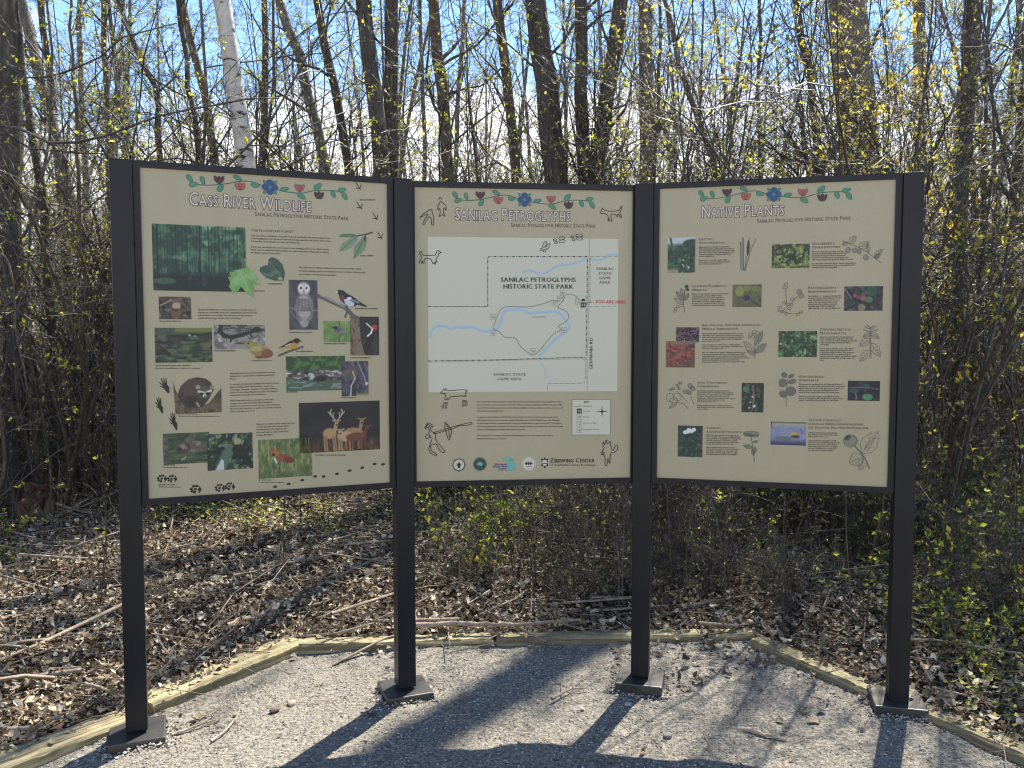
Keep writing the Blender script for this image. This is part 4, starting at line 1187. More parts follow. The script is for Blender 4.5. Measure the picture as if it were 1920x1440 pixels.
p = Pic(0, (289.7, 615.8), (398.8, 680.6), (48, 58, 44), seed=3)             # lily pads, water snake
p.mottle((84, 98, 62), 7, 10, .45, .65); p.mottle((28, 36, 34), 6, 12, .48, .66); p.put(1 - p.below(.16, .12), (128, 140, 60), .8); p.put((p.U < .35) * (1 - p.below(.2, .1)), (62, 78, 64), .9)
for i in range(22): p.ell(p.g.random(), .35 + .6 * p.g.random(), .07, .035, (66 + p.g.random() * 40, 88 + p.g.random() * 34, 60), alpha=.7)
p.line([(.5, .28), (.62, .2), (.78, .22), (.98, .16)], .03, (30, 34, 38)); p.ell(.6, .22, .02, .03, (170, 170, 160)); p.ell(.7, .25, .02, .02, (150, 150, 140)); p.grain(.07); p.build()
p = Pic(0, (401, 610.2), (497.4, 656), (142, 136, 124), seed=4)             # salamander on rock
p.mottle((104, 98, 90), 8, 7, .45, .65); p.mottle((176, 170, 156), 9, 8, .58, .72); p.mottle((72, 68, 64), 4, 9, .62, .7)
p.line([(.14, .08), (.12, .28), (.2, .46), (.36, .5), (.52, .42), (.68, .3), (.84, .2)], .085, (36, 36, 40)); p.ell(.84, .2, .09, .12, (34, 34, 38)); p.line([(.34, .5), (.32, .68)], .035, (34, 34, 38)); p.line([(.68, .34), (.74, .5)], .03, (34, 34, 38))
for i in range(9): p.ell(.3 + .05 * i, .42 - .022 * i, .008, .018, (190, 188, 176))
p.grain(.06); p.build()
p = Pic(0, (457, 640), (513, 676), seed=5)                                   # green frog cut-out
p.poly([(.02, .22), (.12, .06), (.3, .04), (.55, .18), (.8, .34), (.98, .6), (.92, .84), (.7, .95), (.4, .92), (.34, .72), (.22, .6), (.2, .44)], (150, 120, 62))
p.ell(.2, .2, .17, .15, (140, 142, 62)); p.ell(.42, .42, .2, .14, (176, 160, 84)); p.ell(.78, .68, .2, .22, (132, 74, 52)); p.ell(.5, .86, .14, .07, (120, 70, 52)); p.ell(.16, .16, .035, .05, (40, 36, 26)); p.line([(.5, .2), (.9, .46)], .02, (190, 170, 110)); p.grain(.1); p.build('cut_out_picture', lay=2)
p = Pic(0, (541.2, 525.4), (596.6, 619.6), (78, 78, 82), seed=6, res=.0018)  # barred owl
p.mottle((60, 60, 66), 3, 3, .45, .7); p.line([(0, .55), (.5, .64), (1, .6)], .008, (130, 128, 124)); p.line([(.05, .62), (.5, .95)], .007, (120, 118, 116))
p.ell(.53, .56, .30, .30, (158, 154, 146)); p.ell(.52, .84, .15, .11, (150, 146, 138)); p.ell(.52, .18, .22, .135, (168, 164, 156))
p.ell(.43, .17, .1, .085, (206, 202, 194)); p.ell(.61, .17, .1, .085, (206, 202, 194)); p.ell(.43, .165, .035, .024, (20, 20, 22)); p.ell(.61, .165, .035, .024, (20, 20, 22)); p.ell(.52, .22, .02, .035, (120, 112, 96))
for i in range(9):
    x = .32 + .05 * i; p.line([(x, .38), (x + .01, .62)], .011, (86, 82, 78), .85); p.line([(x - .02, .295 + .012 * abs(4 - i)), (x + .02, .29 + .012 * abs(4 - i))], .008, (96, 92, 88))
p.line([(.27, .4), (.3, .7), (.42, .8)], .02, (112, 108, 104)); p.line([(.8, .4), (.76, .7), (.64, .8)], .02, (112, 108, 104)); p.grain(.1); p.build(label='grey barred owl picture')
p = Pic(0, (595, 541), (691, 600), seed=7, res=.0018)                        # grosbeak on a bough
X, Y = p.X, p.Y
p.line([(X(596), Y(556)), (X(612), Y(562)), (X(632), Y(572)), (X(648), Y(578)), (X(660), Y(592)), (X(670), Y(598))], .065, (92, 86, 84)); p.line([(X(600), Y(554)), (X(620), Y(564)), (X(645), Y(576))], .02, (150, 146, 140)); p.line([(X(650), Y(586)), (X(646), Y(596))], .03, (70, 64, 60))
p.poly([(.36, .1), (.42, .05), (.5, .06), (.57, .16), (.68, .24), (.8, .4), (.97, .56), (.95, .6), (.78, .53), (.7, .6), (.58, .58), (.5, .46), (.43, .34), (.41, .2), (.35, .16)], (28, 30, 40))
p.poly([(.52, .34), (.6, .34), (.72, .48), (.7, .59), (.6, .58), (.53, .48)], (186, 190, 196)); p.ell(.48, .32, .04, .12, (120, 44, 50)); p.ell(.62, .32, .05, .04, (214, 214, 214)); p.ell(.375, .13, .025, .05, (200, 196, 190)); p.line([(.66, .36), (.8, .46)], .02, (150, 152, 160)); p.grain(.05); p.build('cut_out_picture', lay=2)
p = Pic(0, (606.5, 603.3), (658.8, 642.8), (92, 130, 54), seed=8)            # warbler
p.mottle((118, 150, 70), 4, 4, .45, .65); p.mottle((140, 158, 120), 4, 4, .6, .75, p.U > .5); p.line([(.55, .02), (.62, .4), (.56, .98)], .03, (90, 84, 70)); p.line([(.5, .5), (.85, .5)], .05, (120, 124, 130)); p.ell(.5, .42, .12, .14, (88, 90, 96)); p.ell(.44, .32, .08, .08, (36, 36, 38)); p.line([(.32, .3), (.4, .34)], .025, (30, 30, 30)); p.grain(.06); p.build()
p = Pic(0, (656.4, 594.6), (711.4, 667.6), (38, 36, 38), seed=9, res=.0018)  # pileated woodpecker
p.mottle((52, 60, 46), 3, 3, .5, .7, p.below(.5, .4)); p.poly([(0, 0), (.3, 0), (.34, .3), (.36, .6), (.44, .85), (.52, 1), (0, 1)], (124, 104, 78)); p.mottle((84, 68, 52), 16, 8, .5, .62, (p.U < .34) * 1.); 
p.poly([(.62, .48), (.72, .38), (.82, .36), (.78, .62), (.66, .86), (.52, .98), (.46, .9), (.52, .66)], (26, 24, 28)); p.poly([(.72, .28), (.82, .2), (.94, .24), (.9, .34), (.8, .36)], (186, 40, 50)); p.line([(.56, .18), (.74, .3)], .02, (190, 186, 172)); p.line([(.76, .32), (.72, .42), (.6, .5)], .022, (214, 212, 206)); p.grain(.05); p.build(label='red-crested woodpecker picture')
p = Pic(0, (521, 636), (570, 670), seed=10, res=.0018)                        # oriole cut-out
p.line([(.02, .94), (.4, .72), (.97, .46)], .055, (84, 70, 56)); p.poly([(.02, .5), (.24, .36), (.5, .12), (.66, .02), (.82, .08), (.84, .22), (.74, .44), (.56, .58), (.34, .56), (.06, .56)], (196, 140, 40)); p.poly([(.02, .5), (.26, .34), (.5, .12), (.6, .14), (.56, .3), (.34, .46)], (34, 32, 34)); p.ell(.72, .14, .13, .14, (26, 26, 28)); p.line([(.8, .14), (.9, .17)], .03, (40, 40, 44)); p.line([(.3, .42), (.5, .3)], .025, (220, 214, 190)); p.grain(.06); p.build('cut_out_picture', lay=2)
p = Pic(0, (536, 669.8), (648, 733), (40, 74, 40), seed=11)                   # black duck on the bank
p.mottle((74, 116, 50), 14, 9, .48, .62, 1 - p.below(.4, .1)); p.put(p.below(.42, .08) * (1 - p.below(.66, .08)), (92, 88, 84), .9); p.mottle((196, 190, 182), 14, 16, .56, .66, p.below(.4, .1) * (1 - p.below(.68, .1))); p.mottle((40, 38, 40), 12, 14, .56, .66, p.below(.4, .1) * (1 - p.below(.7, .1)))
p.put(p.below(.7, .06), (70, 96, 70), .9); p.mottle((120, 136, 130), 10, 20, .56, .68, p.below(.7, .1)); p.ell(.58, .66, .1, .08, (34, 30, 34)); p.ell(.66, .6, .03, .04, (50, 44, 44)); p.grain(.07); p.build()
p = Pic(0, (640, 679.2), (691.4, 743.5), (70, 70, 92), seed=12)              # grouse
p.mottle((46, 44, 54), 5, 5, .45, .65); p.mottle((104, 98, 92), 7, 6, .58, .72); p.ell(.42, .36, .2, .2, (96, 84, 62), alpha=.8); p.line([(.42, .3), (.5, .5), (.36, .7), (.34, .98)], .02, (176, 168, 160)); p.line([(.6, .02), (.8, .4), (.9, .62)], .015, (140, 136, 140)); p.ell(.92, .65, .06, .05, (190, 186, 140)); p.put(p.below(.94, .05) * (p.U > .55), (150, 150, 60)); p.grain(.08); p.build(lay=2)
p = Pic(0, (560.4, 757.6), (712.8, 844.6), (24, 26, 32), seed=13, res=.0018)  # deer
p.mottle((36, 36, 42), 4, 4, .45, .7); p.put(p.below(.78, .2), (82, 56, 38), .95); p.mottle((120, 84, 52), 30, 6, .5, .66, p.below(.8, .16)); p.mottle((50, 34, 28), 26, 5, .5, .66, p.below(.74, .2))
def deer(bx, by, L, hgt, col, hx, hy, leg, antl=0):
    p.ell(bx, by, L, hgt, col, soft=.3)
    for q in (-.8, -.5, .5, .8): p.line([(bx + q * L, by + hgt * .5), (bx + q * L + .008, leg)], .017, tuple(c * .86 for c in col))
    p.line([(bx + L * (.7 if hx > bx else -.7), by - hgt * .3), (hx, hy)], .036, col); p.ell(hx, hy, .02, .05, col); p.line([(hx - .045, hy - .05), (hx, hy - .02), (hx + .045, hy - .05)], .016, tuple(c * .9 for c in col)); p.ell(hx, hy + .04, .01, .02, (40, 34, 30))
    if antl:
        for sg in (-1, 1):
            p.line([(hx + sg * .012, hy - .05), (hx + sg * .05, hy - .12), (hx + sg * .075, hy - .2), (hx + sg * .06, hy - .27)], .011, (176, 160, 130)); p.line([(hx + sg * .06, hy - .14), (hx + sg * .1, hy - .22)], .009, (176, 160, 130)); p.line([(hx + sg * .04, hy - .11), (hx + sg * .035, hy - .2)], .009, (176, 160, 130))
deer(.66, .62, .12, .09, (160, 120, 74), .77, .40, .95); deer(.37, .63, .085, .11, (176, 136, 88), .455, .42, .97, 1); deer(.56, .70, .1, .1, (186, 148, 96), .5, .6, .97); deer(.7, .72, .13, .085, (112, 58, 42), .835, .55, .95)
p.grain(.05); p.build(label='night picture of deer with antlers')
p = Pic(0, (483.8, 827.4), (585.9, 894.5), (92, 112, 58), seed=14)            # fox in grass
p.mottle((66, 96, 50), 8, 6, .45, .64); p.mottle((142, 146, 84), 26, 5, .52, .68); p.mottle((124, 130, 70), 20, 4, .5, .66, 1 - p.below(.35, .2)); p.put(p.below(.84, .2), (74, 96, 56), .5); p.ell(.48, .5, .16, .1, (150, 70, 44), rot=.25); p.ell(.56, .55, .1, .08, (120, 50, 36), rot=.3); p.ell(.31, .34, .07, .1, (176, 104, 62)); p.line([(.26, .24), (.27, .3)], .03, (140, 74, 46)); p.line([(.37, .24), (.36, .3)], .03, (140, 74, 46)); p.ell(.28, .4, .03, .05, (60, 44, 36)); p.line([(.3, .5), (.33, .6)], .02, (204, 196, 180)); p.grain(.09); p.build(label='red fox in grass picture')
p = Pic(0, (323.7, 710), (416, 775), seed=15, res=.0018)                      # raccoon on a log
p.poly([(0, .02), (.05, .3), (.14, .6), (.3, .84), (.55, .84), (.75, .7), (.9, .46), (1, .3), (1, 1), (.04, 1)], (104, 90, 62)); p.mottle((70, 58, 40), 16, 6, .5, .64, (p.al > .5) * 1.)
p.poly([(.1, .44), (.16, .24), (.32, .06), (.5, 0), (.68, .05), (.78, .16), (.84, .36), (.74, .6), (.6, .84), (.3, .86), (.14, .66)], (64, 52, 44)); p.ell(.42, .3, .26, .24, (84, 68, 54), alpha=.7); p.ell(.36, .66, .12, .14, (48, 40, 36))
p.ell(.64, .42, .15, .16, (92, 80, 66)); p.ell(.51, .28, .05, .06, (150, 138, 118)); p.ell(.8, .3, .05, .06, (140, 126, 106)); p.line([(.53, .4), (.62, .44)], .035, (196, 190, 176)); p.line([(.68, .44), (.77, .39)], .035, (196, 190, 176)); p.ell(.585, .47, .05, .035, (26, 24, 24)); p.ell(.715, .46, .05, .035, (26, 24, 24)); p.ell(.64, .52, .035, .05, (196, 190, 176)); p.ell(.645, .54, .015, .022, (24, 22, 22)); p.line([(.48, .72), (.52, .8)], .03, (150, 138, 120)); p.grain(.09); p.build('cut_out_picture', label='raccoon curled in a tree fork', lay=2)
p = Pic(0, (305, 815.8), (393.3, 869.6), (60, 80, 54), seed=16)               # beaver swimming
p.mottle((84, 104, 72), 5, 14, .48, .66); p.mottle((44, 62, 46), 5, 10, .5, .68); p.ell(.64, .46, .32, .2, (92, 80, 74)); p.ell(.44, .5, .16, .17, (84, 58, 50)); p.mottle((130, 120, 112), 14, 10, .58, .7, ((p.U - .64) / .3) ** 2 + ((p.Vv - .46) / .18) ** 2 < 1); p.ell(.36, .54, .05, .06, (50, 38, 36)); p.ell(.54, .4, .02, .03, (30, 26, 26)); p.line([(.4, .86), (.48, .78)], .02, (150, 166, 110)); p.grain(.07); p.build()
p = Pic(0, (387.8, 816.6), (474.6, 880.6), (34, 52, 36), seed=17)             # gnawed log among leaves
p.mottle((70, 108, 60), 10, 9, .5, .64); p.mottle((120, 140, 120), 14, 12, .62, .72); p.mottle((24, 34, 30), 6, 6, .52, .66); p.line([(.28, .98), (.42, .6), (.5, .44)], .13, (78, 108, 88)); p.poly([(.17, 1), (.3, .7), (.36, .74), (.36, .96), (.34, 1)], (176, 186, 180)); p.ell(.66, .24, .08, .1, (150, 158, 90)); p.ell(.68, .46, .14, .14, (34, 30, 26)); p.grain(.09); p.build(lay=2)
# leaves
p = Pic(0, (425.5, 500), (489.5, 561), seed=18, res=.0018)
p.poly([(.36, .1), (.46, .06), (.6, .0), (.66, .1), (.82, .12), (.8, .24), (.92, .36), (.88, .46), (1, .57), (.84, .56), (.72, .5), (.8, .66), (.76, .78), (.79, 1), (.66, .86), (.56, .84), (.46, .68), (.4, .62), (.34, .76), (.24, .8), (.16, .88), (.12, .74), (.04, .64), (.1, .5), (.02, .36), (.12, .3), (.06, .16), (.18, .18), (.24, .1)], (104, 158, 74)); p.mottle((128, 180, 96), 4, 4, .5, .7, p.al * 1.)
for e in ((.74, .94), (.98, .55), (.14, .86), (.05, .3)): p.line([(.36, .12), e], .012, (150, 190, 110), .8)
p.build('leaf_picture', label='bright green maple leaf', lay=3)
p = Pic(0, (485.5, 481), (534.5, 528.5), seed=19, res=.0018)
p.poly([(.5, .02), (.7, .1), (.92, .34), (1, .62), (.96, .98), (.6, .98), (.24, .86), (.02, .6), (.04, .46), (.2, .38), (.34, .36), (.36, .14)], (52, 82, 60)); p.mottle((84, 114, 86), 3, 4, .52, .7, p.al * 1.); p.line([(.4, .2), (.9, .9)], .012, (100, 128, 100)); p.line([(.4, .4), (.94, .92)], .01, (90, 118, 92)); p.ell(.8, .88, .08, .06, (150, 160, 120)); p.build('leaf_picture', label='dark green heart-shaped leaf', lay=2)
p = Pic(0, (633.5, 431.5), (701, 488), seed=20, res=.0018)
p.line([(.56, .18), (.78, .12), (.97, .04)], .028, (70, 56, 44)); p.poly([(.56, .17), (.4, .11), (.12, .14), (0, .24), (.2, .26), (.4, .24)], (86, 120, 80)); p.poly([(.56, .17), (.36, .26), (.12, .46), (.02, .76), (.22, .7), (.44, .52), (.56, .3)], (120, 146, 112)); p.poly([(.78, .14), (.62, .32), (.44, .58), (.42, .98), (.62, .82), (.76, .6), (.8, .34)], (110, 138, 104)); p.line([(.76, .18), (.44, .96)], .012, (60, 90, 62)); p.line([(.54, .19), (.06, .72)], .012, (70, 100, 70)); p.poly([(.78, .14), (.7, .24), (.76, .42), (.8, .3)], (50, 74, 56)); p.build('leaf_picture', label='spray of three cherry leaves', lay=2)
# animal tracks
def hand(a, x0, y0, x1, y1):
    Z = lambda u, v: (x0 + (x1 - x0) * u, y0 + (y1 - y0) * v)
    a.poly([Z(.42, .5), Z(.7, .42), (Z(.96, .62)), Z(.98, .95), Z(.84, 1), Z(.66, .86), Z(.5, .74)], 'black_ink', 1)
    for q in (((.48, .56), (.02, .3)), ((.5, .5), (.18, .06)), ((.58, .46), (.42, .0)), ((.68, .44), (.66, .06)), ((.48, .64), (.1, .56))):
        a.line([Z(*q[0]), Z(*q[1])], [.0052, .0028], 'black_ink', 2)
def paw(a, x, y, s):
    for dx, dy in ((-.9, .55), (-1.05, -.1), (-.55, -.75), (.1, -.8), (-.2, .05), (-.35, .85)): a.ell(x + dx * s, y + dy * s * .8, s * .36, s * .27, 'black_ink', -.4, 1, 10)
    a.ell(x + .7 * s, y + .1 * s, s * .42, s * .36, 'black_ink', 0, 1.3, 10); a.line([(x + .6 * s, y - .6 * s), (x + s, y + .2 * s), (x + .5 * s, y + .8 * s)], .004, 'black_ink', 2)
for q in ((297.7, 709.4, 318.3, 739.8), (290.9, 747, 306.2, 778), (316.6, 775.5, 333, 809.5)):
    a = Art(0); hand(a, *q); a.build('animal_track', 'raccoon hand print')
for q in ((304.5, 900, 8), (323.5, 900, 7.6), (368, 920, 9), (413.5, 917.5, 8), (432, 914.5, 8)):
    a = Art(0); paw(a, *q); a.build('animal_track', 'clawed paw print')
for (x, y) in ((516, 915.5), (541.4, 910), (567, 903), (591, 896), (607, 896), (632, 891), (655.7, 885), (679.5, 879.5), (702.6, 872.4), (718.4, 873)):
    a = Art(0); a.ell(x, y, 3.9, 2.3, 'black_ink', -.2); a.build('animal_track', 'small oval print')
for (x, y) in ((672.5, 349), (674.6, 385.6), (704, 406), (713, 442)):
    a = Art(0)
    for q in ((-5.5, -7), (5, -3), (-5.5, 3.5)): a.line([(x + 2, y + 5), (x + q[0], y + q[1])], .0032, 'black_ink')
    a.line([(x + 2, y + 5), (x + 4, y + 7)], .0032, 'black_ink'); a.build('animal_track', 'three-toed bird print')
block(0, [('The Floodplain Forest', 551)], ['The Cass River overflows its banks in spring and floods the surrounding forest.', 'The floodplain forest thrives in the rich soil deposited by the water and creates', 'a favorable environment for plant and animal life.', '', 'Silver and red maple and cottonwood trees dominate the forest. Black willow,', 'black cherry, dogwood and tag alder are also found here, along with a variety', 'of sedges, grasses and rushes.'], 471, 434.5, 443.5, 475.5, 620.5, .035, hcap=.0105)
block(0, [], ['The diversity of habitats within this park attracts a wide variety', 'of birds, including pileated woodpeckers, barred owls, ruffed grouse', 'and warblers. Watch, listen and enjoy!'], 560.5, 0, 503.5, 516.5, 685, .025)
block(0, [], ['Spring flooding also creates temporary ponds that are', 'important breeding spots for amphibians, such as frogs,', 'salamanders and toads. The absence of fish in these', 'ponds allows eggs and larvae to develop.'], 371, 0, 583, 599, 483, .006)
block(0, [], ['Floodplain forests are an important nesting', 'habitat for wood ducks, mallards and black', 'ducks.', '', "A variety of mammals inhabit the park's forest", 'land including white-tailed deer, raccoons,', 'opossums, weasels, skunks, cottontail rabbits,', 'squirrels and bats. Muskrats, mink and beaver', 'sometimes may also be found here.', '', 'Small mammals such as meadow voles and', 'shrews are common in flooded wetlands', 'and are a food source for carnivorous mammals', 'like fox and coyotes, as well as for birds of prey', 'such as hawks and owls.'], 431.5, 0, 703.5, 775, 527, -.03)
block(0, [], ['Watch for animal tracks along the trail.', 'Tracks provide information about', 'the abundance of animals in the', 'park and help us understand their', 'range and habits.'], 481, 0, 799, 819.5, 553, -.035)
for q in (('RED MAPLE', 476, 548, 497), ('COTTONWOOD', 502, 534.5, 530), ('BLACK CHERRY', 675, 481.5, 701), ('WILD TURKEY', 674.5, 376.5, 704), ('WOOD FROG', 298, 605, 340), ('SPOTTED SALAMANDER', 402, 660.5, 442), ('GREEN FROG', 472, 679, 510), ('BARRED OWL', 543, 626, 587), ('ROSE-BREASTED GROSBEAK', 666, 581, 709), ('CHESTNUT-SIDED WARBLER', 607, 647, 650), ('PILEATED WOODPECKER', 657.5, 673.5, 695), ('BALTIMORE ORIOLE', 555.5, 661.5, 587), ('BLACK DUCK', 537, 738, 558), ('RUFFED GROUSE', 640.5, 748.5, 667), ('WHITE-TAILED DEER', 591, 857, 649), ('NORTHERN WATER SNAKE', 291.5, 688.5, 357), ('RACCOON', 334, 779.5, 369), ('BEAVER', 306.5, 875.5, 328), ('FOX', 485, 904, 510), ('RIVER OTTER', 297, 913, 328)):
    caption(0, q[0], q[1], q[2], q[3])
for q in (('Reptiles and amphibians are sheltered in wetlands', 291.5, 693, 375), ('You may often see tracks in the mud along the river', 334, 783.5, 412), ('Playful along the Cass River', 306.5, 880, 353), ('Tracks, almost form a straight line', 485, 908, 533), ('Webbed feet and five toes', 297, 917, 339)):
    caption(0, q[0], q[1], q[2], q[3], cap=.0042)

# ================================================= map panel
Zm = lambda p: np.c_[760 + p[:, 0] / 4.174, 330 + p[:, 1] / 4.174]
a = Art(1, Zm); a.poly([(178, 478), (1665, 492), (1655, 1693), (184, 1703)], 'map_paper', 0)
for pts, w in (([(915, 755), (980, 745), (1060, 768), (1130, 745), (1200, 705), (1300, 690), (1400, 655), (1425, 650)], .0085), ([(1440, 650), (1500, 660), (1560, 645), (1590, 618), (1660, 612)], .007), ([(190, 1275), (215, 1210), (270, 1180), (330, 1190), (360, 1210), (400, 1190), (460, 1196), (530, 1190), (580, 1215), (650, 1225), (715, 1210)], .0105),
               ([(715, 1210), (745, 1150), (775, 1065), (850, 1052), (930, 1056), (960, 1080), (1050, 1072), (1190, 1072), (1240, 1120), (1280, 1180), (1262, 1220), (1190, 1270), (1130, 1330), (1040, 1420)], .0115), ([(1020, 1430), (1060, 1480), (1100, 1530), (1090, 1570), (1150, 1620)], .0025), ([(355, 1180), (420, 1110), (430, 1060), (560, 970), (650, 985), (700, 905), (790, 910)], .0012)):
    a.line(pts, w, 'river_blue', 1, smooth=44)
a.line([(1440, 490), (1420, 1690)], .0018, 'map_grey', 2)
DD = (.0125, .005, .003, .005)
a.dash([(645, 1028), (645, 635), (1424, 632), (1412, 1425)], .0038, 'black_ink', DD); a.dash([(180, 1028), (645, 1028)], .0038, 'black_ink', DD); a.dash([(182, 1457), (700, 1448), (1410, 1425)], .0038, 'black_ink', DD); a.dash([(186, 1467), (1405, 1437)], .0018, 'grey_ink', DD)
a.dash([(1448, 632), (1660, 628)], .0022, 'grey_ink', DD); a.dash([(1446, 640), (1440, 1026), (1655, 1022)], .0022, 'grey_ink', DD); a.dash([(1408, 1430), (1406, 1630), (1108, 1635), (1108, 1690)], .0026, 'grey_ink', DD)
tr = bez(np.c_[[(1365, 975), (1330, 945), (1290, 930), (1250, 932), (1235, 980), (1195, 1020), (1200, 1040), (1250, 1060), (1278, 1110), (1240, 1155), (1195, 1178), (1215, 1212), (1160, 1240), (1100, 1310), (1060, 1360), (1000, 1412), (940, 1375), (890, 1330), (870, 1285), (830, 1270), (775, 1270), (740, 1230), (685, 1200), (700, 1160), (720, 1100), (775, 1033), (950, 1030), (1060, 1010), (1150, 978), (1200, 985), (1240, 945)], np.zeros(31)], 160)[:, :2]
a.dash(tr, .0034, 'black_ink', (.0055, .0035))
def icon(x, y, m='map_paper', s=19):
    a.poly([(x - s, y - s), (x + s, y - s), (x + s, y + s), (x - s, y + s)], m, 3); a.line([(x - s, y - s), (x + s, y - s), (x + s, y + s), (x - s, y + s)], .0014, 'grey_ink', 4, closed=True)
    if m == 'map_paper': a.line([(x - 11, y - 7), (x + 11, y - 7), (x + 11, y + 3), (x - 11, y + 3)], .0014, 'black_ink', 4, closed=True); a.line([(x, y + 3), (x, y + 13)], .0016, 'black_ink', 4)
    else: a.line([(x - 8, y - 10), (x - 8, y + 10)], .003, 'white_ink', 4); a.line([(x + 8, y - 10), (x + 8, y + 10)], .003, 'white_ink', 4)
for q in ((1230, 922), (1208, 962), (1165, 1004), (1350, 990), (686, 1110), (690, 1237), (1238, 1212), (998, 1378)): icon(*q)
icon(1390, 1014, 'black_ink'); a.poly([(1375, 985), (1380, 965), (1400, 965), (1406, 985)], 'black_ink', 3)
a.ring(1370, 985, 45, 50, .0008, 'map_grey', n=30)
write(a, 'SANILAC PETROGLYPHS', (745, 832), (1334, 832), .0185, 'black_ink', bold=.0009); write(a, 'HISTORIC STATE PARK', (765, 886), (1314, 886), .0185, 'black_ink', bold=.0009)
for t, x0, x1, y in (('SANILAC', 1492, 1632, 738), ('STATE', 1510, 1612, 775), ('GAME', 1514, 1606, 810), ('AREA', 1516, 1604, 845)): write(a, t, (x0, y), (x1, y), .0115, 'grey_ink', bold=.0005)
write(a, 'SANILAC STATE', (688, 1572), (942, 1572), .0115, 'grey_ink', bold=.0005); write(a, 'GAME AREA', (718, 1608), (910, 1608), .0115, 'grey_ink', bold=.0005)
write(a, 'YOU ARE HERE', (1484, 1000), (1722, 1002), .0135, 'here_red', bold=.0006); a.line([(1438, 992), (1478, 992)], .0022, 'here_red'); a.poly([(1432, 992), (1448, 984), (1448, 1000)], 'here_red', 3)
write(a, 'CASS RIVER', (988, 1114), (1098, 1114), .0052, 'blue_ink', bold=.0003); write(a, 'GERMANIA RD.', (1462, 1522), (1462, 1262), .0135, 'black_ink', bold=.0004)
a.build('trail_map', 'pale trail map with a blue river and dashed boundaries')
a = Art(1, Zm); a.poly([(1302, 1758), (1600, 1758), (1600, 2038), (1302, 2038)], 'map_paper', 1); a.line([(1302, 1758), (1600, 1758), (1600, 2038), (1302, 2038)], .0028, 'grey_ink', 2, closed=True)
write(a, 'KEY', (1394, 1788), (1436, 1788), .0095, 'black_ink', bold=.0005)
for y, t, e in ((1816, 'Hiking Trail', 1456), (1855, 'Restrooms', 1446), (1901, 'Parking', 1432), (1949, 'Interpretive Signs', 1492), (1999, 'Petroglyphs Pavilion', 1512)): write(a, t, (1386, y), (e, y), .006, 'black_ink')
a.dash([(1320, 1816), (1378, 1808)], .003, 'black_ink', (.004, .0025)); icon(1358, 1850, 'black_ink'); icon(1358, 1900); icon(1358, 1950); icon(1358, 2000)
a.poly([(1536, 1800), (1541, 1848), (1584, 1852), (1541, 1858), (1536, 1905), (1531, 1858), (1486, 1852), (1531, 1848)], 'black_ink', 3); a.build('map_key', 'small boxed map key with a compass star')
def glyphs(name, label, loops, w=.0029):
    a = Art(1, Zm)
    for pts, cl in loops: a.line(pts, w, 'black_ink', 4, closed=cl, smooth=len(pts) * 5)
    a.build(name, label)
glyphs('rock_carving_drawing', 'outlined bird with a bent wing', [([(116, 330), (150, 295), (205, 264), (212, 290), (222, 320), (222, 382), (208, 384), (204, 340), (188, 320), (170, 345), (150, 384), (140, 378), (160, 330), (180, 300), (150, 312)], True)])
glyphs('rock_carving_drawing', 'small standing winged figure', [([(264, 186), (272, 168), (290, 186)], False), ([(276, 198), (286, 205), (300, 215), (318, 235), (320, 270), (306, 250), (300, 270), (304, 300), (312, 318), (290, 305), (270, 320), (266, 316), (274, 290), (270, 255), (258, 268), (256, 240), (268, 218)], True)])
glyphs('rock_carving_drawing', 'small dog with raised tail beside the heading', [([(1524, 288), (1540, 250), (1548, 262), (1562, 268), (1580, 272), (1640, 272), (1670, 262), (1692, 232), (1690, 258), (1676, 284), (1692, 318), (1684, 324), (1664, 296), (1656, 318), (1644, 300), (1614, 296), (1606, 318), (1614, 348), (1600, 350), (1590, 330), (1584, 352), (1584, 310), (1560, 292), (1540, 290)], True)])
glyphs('rock_carving_drawing', 'cat-like animal overlapping the map corner', [([(112, 608), (124, 592), (134, 612), (150, 626), (200, 626), (236, 622), (246, 600), (258, 586), (270, 598), (284, 602), (266, 612), (254, 640), (240, 652), (252, 680), (240, 672), (236, 698), (226, 680), (216, 690), (206, 664), (190, 650), (160, 652), (148, 672), (150, 688), (138, 686), (136, 664), (126, 686), (112, 680), (124, 656), (128, 634)], True)])
glyphs('rock_carving_drawing', 'long-bodied animal at the lower map edge', [([(276, 1710), (300, 1682), (302, 1676), (308, 1686), (320, 1674), (322, 1690), (360, 1690), (430, 1684), (484, 1686), (486, 1692), (472, 1700), (474, 1736), (464, 1728), (458, 1738), (446, 1730), (400, 1736), (356, 1738), (340, 1760), (330, 1750), (322, 1762), (310, 1758), (316, 1730), (314, 1712), (296, 1712)], True)])
glyphs('rock_carving_drawing', 'archer holding a bow and long arrow', [([(176, 1978), (196, 1976), (208, 2010), (240, 2030), (236, 2060), (256, 2100), (290, 2140), (312, 2172), (290, 2174), (264, 2150), (244, 2110), (226, 2112), (214, 2110), (200, 2130), (206, 2160), (248, 2192), (240, 2200), (200, 2180), (186, 2150), (196, 2110), (210, 2070), (196, 2056), (170, 2068), (160, 2050), (178, 2030), (192, 2010)], True), ([(186, 2044), (192, 2036), (196, 2046), (190, 2054)], True), ([(154, 1986), (180, 1944), (218, 1968), (210, 1976), (180, 1956), (162, 1990)], True), ([(222, 2020), (340, 1984), (440, 1956), (520, 1940), (524, 1950), (470, 1964), (430, 1964), (350, 1996), (226, 2030)], True), ([(312, 1936), (350, 1980), (364, 2010), (346, 2076), (336, 2070), (318, 2010), (312, 1980)], True), ([(322, 1954), (342, 1996), (344, 2060)], False)])
